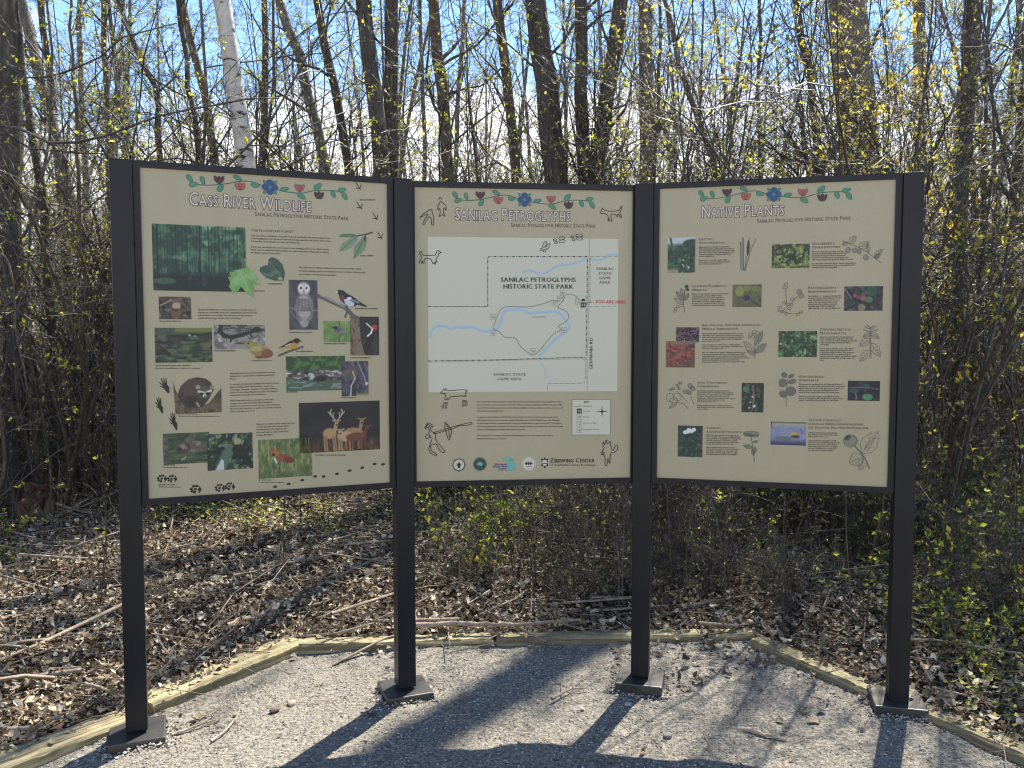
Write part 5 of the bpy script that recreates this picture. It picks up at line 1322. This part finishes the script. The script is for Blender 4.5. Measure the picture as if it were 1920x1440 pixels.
glyphs('rock_carving_drawing', 'dancing figure with plumed head in the corner', [([(1540, 2124), (1546, 2092), (1556, 2116), (1570, 2076), (1578, 2110), (1598, 2088), (1606, 2130), (1620, 2160), (1644, 2120), (1660, 2126), (1650, 2160), (1626, 2176), (1606, 2176), (1600, 2210), (1596, 2262), (1586, 2240), (1582, 2220), (1576, 2262), (1570, 2280), (1558, 2270), (1560, 2220), (1544, 2194), (1528, 2190), (1540, 2160), (1552, 2140)], True), ([(1540, 2180), (1548, 2172), (1552, 2184), (1546, 2190)], True)])
for nm, c in (('feet', [(1088, 538, 11, 26, .5), (1114, 552, 11, 26, .5), (1062, 578, 9, 10, .6), (1086, 588, 9, 10, .6)]), ('feet', [(1222, 488, 24, 12, -.2), (1226, 512, 24, 12, -.2), (1168, 500, 12, 8, -.2), (1178, 522, 12, 8, -.2)]), ('feet', [(1358, 466, 26, 12, 0), (1362, 490, 26, 12, 0), (1304, 478, 12, 8, 0), (1316, 500, 12, 8, -.1)]), ('feet', [(308, 1790, 7, 6, 0), (326, 1790, 7, 6, 0), (294, 1816, 7, 13, .2), (318, 1818, 7, 13, .1)]), ('feet', [(454, 1774, 7, 6, 0), (472, 1772, 7, 6, 0), (454, 1802, 7, 13, .1), (478, 1796, 7, 13, .1)])):
    a = Art(1, Zm)
    for q in c: a.ring(q[0], q[1], q[2], q[3], .0026, 'black_ink', q[4], 4, 14)
    a.build('footprint_drawing')
a = Art(1, Zm)
TXT = ['For thousands of years, people worldwide have carved images in stone (petroglyphs) to honor', 'their ancestors, record teachings and mark important places and events. Within the last 1,500', 'years, Native people carved more than 100 petroglyphs on this sandstone outcrop that you will', 'find scattered along the trail.', '', 'Located on the floodplain of the South Fork of the Cass River, this site was rediscovered', 'following massive forest fires that swept the region more than 130 years ago. The Michigan', 'Archaeological Society purchased the property and deeded it to the state in 1971. Through its', 'vision and generosity, this park is preserved to teach us about our cultural and natural heritage', 'and our continuing relationship with the environment.', '', 'This state park is an important place of learning and is sacred to Great Lakes Tribes.', 'Respectful visitors are welcome.']
mxx = max(sum(advance(c) for c in l) for l in TXT)
for i, l in enumerate(TXT):
    if l: y = 1782 + i * 24.2; write(a, l, (560, y), (560 + 672 * sum(advance(c) for c in l) / mxx, y), .0062, 'black_ink', bold=.00015)
a.build('text_block')
def seal(x, y, r, m0, m1, label, ngon=24):
    a = Art(1, Zm); a.ell(x, y, r, r, m0, 0, 1, ngon); a.ell(x, y, r * .74, r * .74, m1, 0, 2, 24); a.ring(x, y, r * .9, r * .9, .0012, 'pale_halo', 0, 2.4, 28)
    if 'carved' in label:
        a.poly([(x, y - 26), (x + 9, y - 8), (x + 20, y - 10), (x + 12, y + 8), (x + 8, y + 26), (x - 8, y + 26), (x - 12, y + 8), (x - 20, y - 10), (x - 9, y - 8)], 'black_ink', 3)
    elif 'green' in label:
        a.poly([(x - 20, y - 8), (x + 2, y - 20), (x + 22, y - 6), (x + 16, y + 14), (x - 4, y + 10), (x - 22, y + 8)], 'state_teal', 3)
    else:
        for i in (-1, 0, 1): a.line([(x + i * 16, y - 16), (x + i * 16, y + 12)], .005, 'black_ink', 3)
        a.line([(x - 32, y - 2), (x + 32, y - 2)], .004, 'black_ink', 3); a.line([(x - 24, y + 24), (x + 24, y + 24)], .002, 'grey_ink', 3)
    a.build('emblem', label)
seal(420, 2273, 56, 'heading_ink', 'pale_halo', 'dark octagonal seal carved with an acorn shape', 8)
seal(583, 2268, 54, 'black_ink', 'seal_green', 'round black and green seal')
seal(963, 2264, 54, 'map_paper', 'white_ink', 'round white seal with dark figures')
a = Art(1, Zm)
a.poly([(756, 2224), (790, 2210), (812, 2220), (850, 2228), (836, 2236), (800, 2244), (780, 2240), (760, 2232)], 'state_teal', 2); a.poly([(818, 2234), (838, 2226), (846, 2250), (842, 2270), (856, 2262), (860, 2290), (850, 2318), (798, 2320), (804, 2290), (798, 2266), (808, 2244)], 'state_teal', 2)
write(a, 'Michigan', (698, 2280), (794, 2274), .0095, 'purple_ink', bold=.0004); write(a, 'Historical', (682, 2296), (794, 2292), .0095, 'purple_ink', bold=.0004); write(a, 'Center', (722, 2312), (794, 2310), .0095, 'purple_ink', bold=.0004); a.line([(722, 2320), (800, 2320)], .0012, 'purple_ink'); a.build('emblem', 'teal two-part outline emblem with purple lettering')
a = Art(1, Zm); a.ell(1088, 2258, 22, 26, 'white_ink', 0, 2); a.ring(1088, 2258, 22, 26, .002, 'black_ink', 0, 3)
for dx, dy in ((-20, -26), (20, -26), (-20, 18), (20, 18), (0, -34), (0, 34)): a.ell(1088 + dx, 2258 + dy, 8, 8, 'black_ink', 0, 3, 8)
a.line([(1072, 2262), (1104, 2262)], .004, 'black_ink', 4)
write(a, 'Ziibiwing Center', (1130, 2256), (1478, 2254), .0185, 'black_ink', small=True, smallcaps=.85, bold=.0006); write(a, 'of Anishinabe Culture & Lifeways', (1132, 2282), (1484, 2282), .0095, 'black_ink'); a.build('emblem', 'turtle emblem beside Ziibiwing Center lettering')

# ================================================= native plants panel
Zp = lambda x, y: (1220 + x / 3.84, 330 + y / 3.84)
def Z8(x, y): return Zp(x, y + 1036.8)
def foliage(tl, br, base, cols, seed, f=9, extra=None, lay=1):
    p = Pic(2, tl, br, base, seed=seed)
    for i, (c, lo, hi) in enumerate(cols): p.mottle(c, f * (1 + .3 * i), f / p.asp * (1 + .3 * i), lo, hi)
    if extra: extra(p)
    p.grain(.09); p.build(lay=lay)
def ex(p):
    p.put(1 - p.below(.2, .1), (176, 188, 190)); p.ell(.9, .18, .35, .12, (44, 66, 50)); p.line([(.1, .0), (.18, .3)], .03, (60, 90, 60)); p.put(p.below(.88, .1) * (p.U < .4), (150, 138, 110)); p.mottle((180, 180, 170), 12, 14, .66, .76, p.below(.6, .1) * (p.U > .5))
foliage(Zp(122, 446), Zp(318, 698), (46, 74, 50), [((76, 112, 66), .45, .64), ((30, 54, 42), .5, .66)], 31, 7, ex)
foliage(Zp(874, 496), Zp(1142, 664), (52, 66, 34), [((112, 128, 56), .44, .62), ((160, 170, 84), .58, .7), ((30, 38, 26), .56, .68)], 32, 9)
def ex(p):
    p.mottle((104, 98, 62), 4, 3, .4, .6); p.ell(.26, .3, .15, .22, (130, 142, 64)); p.ell(.5, .18, .12, .12, (120, 130, 60)); p.ell(.8, .2, .16, .12, (112, 120, 60)); p.ell(.49, .6, .13, .12, (48, 46, 92)); p.line([(.66, .7), (.95, .96)], .04, (70, 66, 44))
foliage(Zp(590, 786), Zp(797, 947), (92, 88, 56), [((70, 68, 44), .45, .65)], 33, 4, ex)
def ex(p):
    p.ell(.7, .2, .14, .22, (40, 80, 60)); p.ell(.28, .38, .05, .07, (190, 56, 54)); p.ell(.49, .5, .06, .09, (196, 60, 60)); p.ell(.64, .55, .1, .12, (70, 120, 76)); p.ell(.46, .86, .1, .14, (128, 116, 84)); p.line([(.02, .1), (.2, .5)], .02, (120, 124, 130)); p.ell(.15, .65, .14, .16, (36, 66, 52))
foliage(Zp(1396, 800), Zp(1670, 975), (44, 46, 48), [((86, 82, 84), .5, .66), ((26, 32, 32), .5, .66)], 34, 6, ex)
foliage(Z8(182, 56), Z8(348, 166), (58, 40, 50), [((110, 88, 100), .5, .62), ((110, 44, 58), .54, .66), ((170, 160, 170), .66, .74), ((24, 18, 24), .55, .66)], 35, 11)
def ex(p): p.put(1 - p.below(.14, .1), (120, 124, 90), .6); p.put(p.below(.84, .2), (104, 84, 52), .5)
foliage(Z8(110, 156), Z8(316, 348), (112, 66, 56), [((184, 70, 60), .46, .6), ((90, 92, 60), .58, .7), ((70, 40, 40), .58, .68)], 36, 9, ex, 2)
foliage(Z8(922, 84), Z8(1196, 274), (44, 72, 44), [((74, 120, 66), .46, .6), ((130, 168, 104), .62, .72), ((26, 44, 32), .54, .66)], 37, 11)
def ex(p):
    p.ell(.2, .22, .14, .1, (66, 116, 72)); p.ell(.52, .48, .05, .035, (196, 200, 170)); p.ell(.57, .78, .07, .05, (206, 210, 190)); p.ell(.4, .66, .04, .03, (170, 176, 150)); p.ell(.36, .84, .05, .04, (150, 160, 110)); p.line([(.5, .1), (.56, .5), (.5, .9)], .02, (110, 120, 90))
foliage(Z8(656, 458), Z8(812, 674), (30, 42, 34), [((58, 80, 56), .52, .68), ((92, 92, 84), .62, .72)], 38, 7, ex)
def ex(p):
    p.ell(.62, .8, .16, .16, (66, 140, 84)); p.ell(.58, .28, .1, .14, (30, 84, 62)); p.ell(.2, .5, .14, .1, (44, 84, 78)); p.ell(.54, .5, .03, .04, (150, 40, 44)); p.line([(.02, .34), (.5, .32), (.98, .42)], .02, (84, 92, 110)); p.line([(.26, .6), (.27, .9)], .015, (140, 150, 150))
foliage(Z8(1422, 444), Z8(1650, 592), (22, 26, 38), [((40, 48, 58), .5, .68)], 39, 5, ex)
def ex(p):
    for q in ((.3, .22), (.44, .14), (.55, .18), (.64, .13), (.4, .2)): p.ell(q[0], q[1], .09, .06, (214, 216, 210))
    p.mottle((70, 100, 74), 12, 10, .58, .7, p.below(.3, .2))
foliage(Z8(196, 766), Z8(371, 998), (32, 54, 44), [((50, 78, 58), .5, .66)], 40, 8, ex)
def ex(p):
    p.put(1 - p.below(.24, .14), (150, 156, 132)); p.put(1 - p.below(.08, .04), (110, 116, 80)); p.put(p.below(.2, .2) * (1 - p.below(.75, .4)), (128, 134, 170), .8); p.put(p.below(.84, .2), (48, 46, 92), .9); p.ell(.36, .72, .25, .1, (96, 108, 104)); p.ell(.66, .54, .1, .11, (206, 158, 48)); p.ell(.7, .62, .12, .06, (50, 60, 50)); p.line([(.03, 0), (.04, .3)], .02, (60, 60, 50)); p.line([(.84, .3), (.9, .5)], .02, (80, 88, 90))
foliage(Z8(866, 738), Z8(1118, 914), (110, 116, 140), [((150, 154, 170), .5, .68)], 41, 5, ex)

T2 = 'Native people used the plant for food and medicine'
def plant(h, lines, x, yh, xr, y0, y1, f=Zp, slope=-.01):
    a = Art(2)
    for i, (t, xe) in enumerate(h): write(a, t, f(x, yh + 27 * i), f(xe, yh + 27 * i + slope * (xe - x)), .0098, 'heading_ink', small=True, smallcaps=.85)
    mxx = max(sum(advance(c) for c in l) for l in lines if l)
    for i, l in enumerate(lines):
        if l:
            y = y0 + (y1 - y0) * i / (len(lines) - 1); e = x + (xr - x) * sum(advance(c) for c in l) / mxx
            write(a, l, f(x, y), f(e, y + slope * (e - x)), .0058, 'black_ink', bold=.00015)
    a.build('text_block')
plant([('Cattail/', 452), ('Apakweshkway', 542)], ['Native people wove mats from cattail leaves.', 'They collected leaves and insulated wall structures', 'and clothing with cattail down. They treated cattail', 'burns with crushed roots. Healing ointments came', 'from the long spikes of the plant, which were', 'used for evening fires.', '', 'Nearly every part of the cattail is edible.', 'Roots, shoots, soft brown flowers and stalks', 'were dried or ground and eaten.'], 348, 465, 604, 518, 640)
plant([('Gooseberry/', 1332), ('Zhaaboomin', 1362)], ['The most important gooseberry grows', 'here. It is a thorny shrub with berries that', 'are picked during the harvest season and', 'stored. The berries can be dried and stored.', 'The berry is eaten from green to shades of purple.', '', 'Gooseberries ripen from July to August, depending on', 'location and temperature. They can be added raw or', 'cooked to jams, pies and jellies.'], 1162, 498, 1480, 554, 668, slope=-.015)
plant([('Lowbush Blueberry/', 548), ('Miinaan', 406)], ['Wild or lowbush blueberry grows in well-drained', 'soils, bogs, pine openings, fields of white', 'bell-shaped flowers. Its sweet, round blue', 'berries ripen in August. Lowbush blueberries', 'in Northeast and Upper Michigan made it a', 'preserve, it is a favorite of bears. The food', 'was added to black bears, rodents and birds.'], 296, 804, 560, 858, 940, slope=-.012)
plant([('Partridgeberry/', 1348), ('Binewimiinaan', 1338)], ['Partridgeberry is a creeping evergreen vine,', 'whose red berries with its pinkish and white', 'color. The edible, but bitter, berries are a', 'staple in the diet of game birds, such as', 'ruffed grouse, sharp-tailed grouse and', 'bobwhite quail. Red fox, skunks and', 'white-tailed deer also eat partridgeberries.'], 1134, 818, 1374, 874, 962, slope=-.01)
plant([('Red Willow, Red Osier Dogwood/', 798), ('Miskwa Biimizigoons', 632)], ['Native people used the inner bark and root of red osier', 'dogwood to make a red dye, in addition to weaving the', 'stems with other buds and bark for tanning. They mixed', 'the inner bark with other plants to form Kinnikinnick,', 'a pipe mixture and other.', '', 'Red osier dogwood is often used to reduce washing', 'away soil. In gardens it is very popular. The bark is used', 'to keep cuts and other sores.', '', 'Red osier dogwood is a woody, deciduous shrub that grows', 'in wet areas. Its twigs and leaves are bright green in later', 'spring and summer, turning to deep red in the fall. Songbirds,', 'game birds and mammals including cottontail, black bear, beavers,', 'skunks and deer eat the berries, leaves, and stems.', 'Stems, along with bark, also provide the important forage.'], 370, 50, 716, 106, 312, Z8, -.006)
plant([('Stinging Nettle/', 1446), ('Mazaanaatig', 1410)], ['If you have ever brushed a stinging nettle, you', 'know a tiny hair-like needle hurts. This plant', 'uses or requires protected chemicals to keep that', 'cause intense itching, followed by redness', 'and stinging.', '', 'But the sting is only part of the story. Native', 'people knew that you could overcome the', 'irritation by boiling the leaves. They prepared', 'medicinal uses, such as treatment of gout,', 'arthritis, hay fever, asthma, and urinary problems.', 'Nettle stems contain fiber to make ropes, and', 'cloth.'], 1220, 82, 1488, 132, 300, Z8, .0)
plant([('Wild Strawberry/', 554), ('Odeiminaan', 490)], ['Both Native people and wild strawberries', 'occupied the soils through the region. Named', 'heart berry, its leaves made to treat digestive', 'problems. The leaves also were used in a', 'brewed tea. White flowers open in early spring', 'and turn into small red fruit by the', 'end of the summer, too.', '', 'Wild strawberries grow in fields, in woods,', 'and creatures eat them, such as the box turtle', 'loves its fruit.'], 334, 464, 606, 520, 652, Z8, .005)
plant([('Wintergreen/', 1250), ('Wiiniziibak', 1216)], ['Chewing gum has popularized the refreshing, minty flavor of', 'wintergreen, as well as a hint in rose and menthol. A substance', 'found in wintergreen, oil, is often used to treat a number of', 'ailments, which can cause pain and inflammation. Some', 'Native and local people of the north chew wintergreen.', '', 'Shade-loving wintergreen grows in woodlands all along', 'Ontario to Georgia. Its small, bell-like flowers appear in late', 'summer in the fall by red berries that last over winter.'], 1066, 422, 1400, 474, 592, Z8, .0)
plant([('Yarrow/', 506), ('Ajidamoozowaanag', 656)], ['Native peoples used yarrow and dry to', 'treat wounds. The strong-smelling leaves', 'were packed or wrapped to stop bleeding.', 'Yarrow also made a poultice to treat', 'its antiseptic powers of wound healing,', 'headaches of many years for fun.', '', 'Native people used yarrow leaves', 'and made into tea for fevers and colds,', 'each tea, sometimes to chew the root.', 'Some also to keep bugs away at night.', 'Powdered leaves make soft poultices.'], 400, 792, 656, 840, 980, Z8, .01)
plant([('Yellow Pond Lily/', 1380), ('Ozawaa Nbiish-Waawaagone', 1530), ('or Ozawaa Maagkii Wawaskone', 1570)], ['Yellow pond lilies grow in quiet streams,', 'bogs and slow rivers. Their bright yellow', 'flowers are up to 2" across.', '', 'Native Americans used yellow pond lily', 'roots for food and medicinal purposes. The', 'large roots were eaten, cooked, boiled,', 'dried, seeds ground into flour, or popped', 'like corn. Pounded roots, or bark teas,', 'are still used for various remedies.'], 1136, 736, 1362, 824, 952, Z8, .012)

def sk(f, items, name='plant_drawing'):
    a = Art(2)
    F2 = lambda pts: [f(*q) for q in pts]
    for it in items:
        if it[0] == 'l': a.line(F2(it[1]), it[2] if len(it) > 2 else .0022, 'sketch_grey', 3, smooth=6 * len(it[1]))
        elif it[0] == 'c':
            c = f(it[1], it[2]); a.ring(c[0], c[1], it[3] / 3.84, it[4] / 3.84, .002, 'sketch_grey', it[5] if len(it) > 5 else 0, 4, 14)
        elif it[0] == 'd':
            c = f(it[1], it[2]); a.ell(c[0], c[1], it[3] / 3.84, it[4] / 3.84, it[6] if len(it) > 6 else 'sketch_wash', it[5] if len(it) > 5 else 0, 2); a.ring(c[0], c[1], it[3] / 3.84, it[4] / 3.84, .0018, 'sketch_grey', it[5] if len(it) > 5 else 0, 4, 14)
        elif it[0] == 'v':                     # leaf: base, tip, width, filled
            b, t, wd = np.array(it[1]), np.array(it[2]), it[3]; d = t - b; n_ = np.array([-d[1], d[0]]) / np.hypot(*d) * wd
            pts = [b, b + d * .25 + n_ * .8, b + d * .5 + n_, b + d * .8 + n_ * .5, t, b + d * .8 - n_ * .5, b + d * .5 - n_, b + d * .25 - n_ * .8]
            if len(it) > 4: a.poly(F2(pts), it[4], 2)
            a.line(F2(pts), .0018, 'sketch_grey', 3, closed=True); a.line(F2([b, t]), .0014, 'sketch_grey', 4)
            for q in (.3, .5, .7):
                a.line(F2([b + d * q, b + d * (q + .15) + n_ * .7]), .001, 'sketch_grey', 4); a.line(F2([b + d * q, b + d * (q + .15) - n_ * .7]), .001, 'sketch_grey', 4)
    a.build(name)
sk(Zp, [('l', [(650, 680), (648, 480)], .004), ('l', [(666, 685), (664, 445)], .005), ('l', [(680, 685), (720, 540), (760, 450)], .0028), ('l', [(676, 688), (690, 580)], .003), ('d', 702, 520, 9, 58, .06, 'heading_ink'), ('l', [(708, 462), (712, 440)], .002), ('l', [(640, 470), (652, 560)], .0014)])
sk(Zp, [('l', [(1380, 470), (1430, 490), (1500, 520), (1570, 560), (1620, 600), (1660, 630)], .0022), ('v', (1430, 490), (1480, 436), 24), ('v', (1420, 480), (1380, 500), 14), ('v', (1500, 520), (1575, 480), 26), ('v', (1570, 555), (1560, 490), 16), ('v', (1610, 590), (1672, 530), 20), ('v', (1620, 600), (1650, 560), 12), ('d', 1422, 536, 18, 20), ('d', 1470, 540, 18, 18), ('d', 1502, 546, 14, 18), ('d', 1550, 590, 20, 20), ('d', 1626, 586, 12, 18)])
sk(Zp, [('l', [(245, 985), (236, 920), (240, 860), (256, 800)], .0026), ('v', (238, 900), (276, 846), 16, 'sketch_wash'), ('v', (238, 900), (180, 832), 18, 'sketch_wash'), ('v', (240, 930), (164, 880), 16), ('v', (240, 870), (216, 810), 14), ('d', 258, 800, 13, 14, 0, 'heading_ink'), ('d', 266, 822, 10, 10, 0, 'heading_ink'), ('c', 180, 960, 11, 10), ('c', 196, 944, 10, 9), ('c', 176, 976, 9, 9), ('l', [(236, 940), (200, 950)])])
sk(Zp, [('l', [(930, 1000), (980, 950), (1030, 900), (1080, 850)], .0022), ('l', [(980, 940), (976, 880), (970, 810)]), ('d', 1070, 838, 20, 18), ('d', 1086, 868, 18, 16), ('c', 968, 806, 18, 10), ('c', 974, 782, 14, 8), ('c', 930, 950, 14, 9), ('c', 960, 918, 13, 9), ('c', 990, 930, 14, 10), ('c', 1020, 890, 14, 10), ('c', 950, 980, 13, 8), ('c', 1000, 960, 12, 9), ('l', [(960, 980), (1020, 998), (1080, 985)]), ('c', 1060, 1000, 12, 10), ('c', 1084, 984, 12, 10), ('c', 975, 1000, 8, 12), ('c', 1018, 928, 10, 8), ('c', 925, 975, 10, 8)])
sk(Z8, [('l', [(752, 290), (750, 200), (748, 150)], .0022), ('c', 720, 110, 14, 12), ('c', 745, 92, 14, 12), ('c', 770, 100, 14, 12), ('c', 735, 125, 13, 11), ('c', 762, 122, 13, 11), ('c', 712, 130, 10, 9), ('v', (752, 190), (806, 84), 24, 'sketch_wash'), ('v', (752, 245), (836, 172), 26, 'sketch_wash'), ('v', (750, 240), (668, 160), 24), ('v', (752, 260), (690, 225), 14)])
sk(Z8, [('l', [(1588, 286), (1584, 180), (1584, 60)], .0024), ('v', (1584, 100), (1530, 130), 16), ('v', (1584, 100), (1650, 140), 18), ('v', (1584, 140), (1506, 196), 26), ('v', (1584, 170), (1658, 272), 30), ('v', (1584, 220), (1506, 306), 28), ('l', [(1540, 50), (1584, 70), (1624, 50)], .003), ('l', [(1530, 74), (1584, 90), (1640, 72)], .003), ('l', [(1556, 40), (1584, 60), (1606, 44)], .003)])
sk(Z8, [('l', [(272, 606), (230, 560), (190, 520)], .002), ('l', [(310, 612), (290, 560), (272, 500)], .002), ('d', 160, 500, 14, 8), ('d', 190, 478, 14, 8, .8), ('d', 210, 460, 14, 8), ('d', 140, 508, 10, 7), ('d', 204, 500, 12, 8, .9), ('d', 250, 522, 20, 16), ('d', 284, 480, 20, 16, 1), ('d', 302, 500, 18, 16, .4), ('d', 276, 530, 16, 14), ('c', 140, 565, 28, 30), ('c', 190, 560, 30, 26, .5), ('c', 165, 585, 30, 18), ('v', (190, 600), (130, 644), 14), ('l', [(190, 600), (240, 612), (270, 648)], .003)])
sk(Z8, [('l', [(976, 632), (978, 540), (984, 430)], .0024), ('d', 962, 402, 22, 18, .6, 'grey_ink'), ('d', 1012, 410, 22, 12, -.5, 'grey_ink'), ('d', 950, 460, 27, 30, .2, 'grey_ink'), ('d', 1018, 450, 30, 16, -.3, 'grey_ink'), ('d', 954, 540, 28, 24, .5, 'grey_ink'), ('d', 1010, 520, 36, 34, .2, 'grey_ink')])
sk(Z8, [('l', [(748, 1030), (740, 960), (730, 890), (722, 850)], .003), ('d', 724, 826, 58, 18, .05), ('d', 700, 834, 30, 12), ('d', 752, 842, 26, 10), ('v', (738, 930), (664, 912), 16, 'sketch_wash'), ('v', (734, 890), (778, 878), 8, 'sketch_wash'), ('v', (742, 970), (756, 920), 16, 'sketch_wash'), ('v', (744, 985), (728, 940), 12), ('l', [(724, 850), (690, 838)]), ('l', [(724, 850), (760, 838)])])
sk(Z8, [('l', [(1578, 1082), (1540, 1000), (1470, 915)], .0045), ('v', (1520, 975), (1640, 812), 62), ('v', (1530, 990), (1430, 1040), 52), ('v', (1540, 1000), (1506, 1092), 32), ('d', 1440, 880, 52, 46, 0), ('c', 1452, 880, 30, 34, .3), ('d', 1420, 856, 24, 16, -.6, 'grey_ink'), ('l', [(1560, 960), (1620, 850)]), ('l', [(1540, 940), (1590, 850)])])
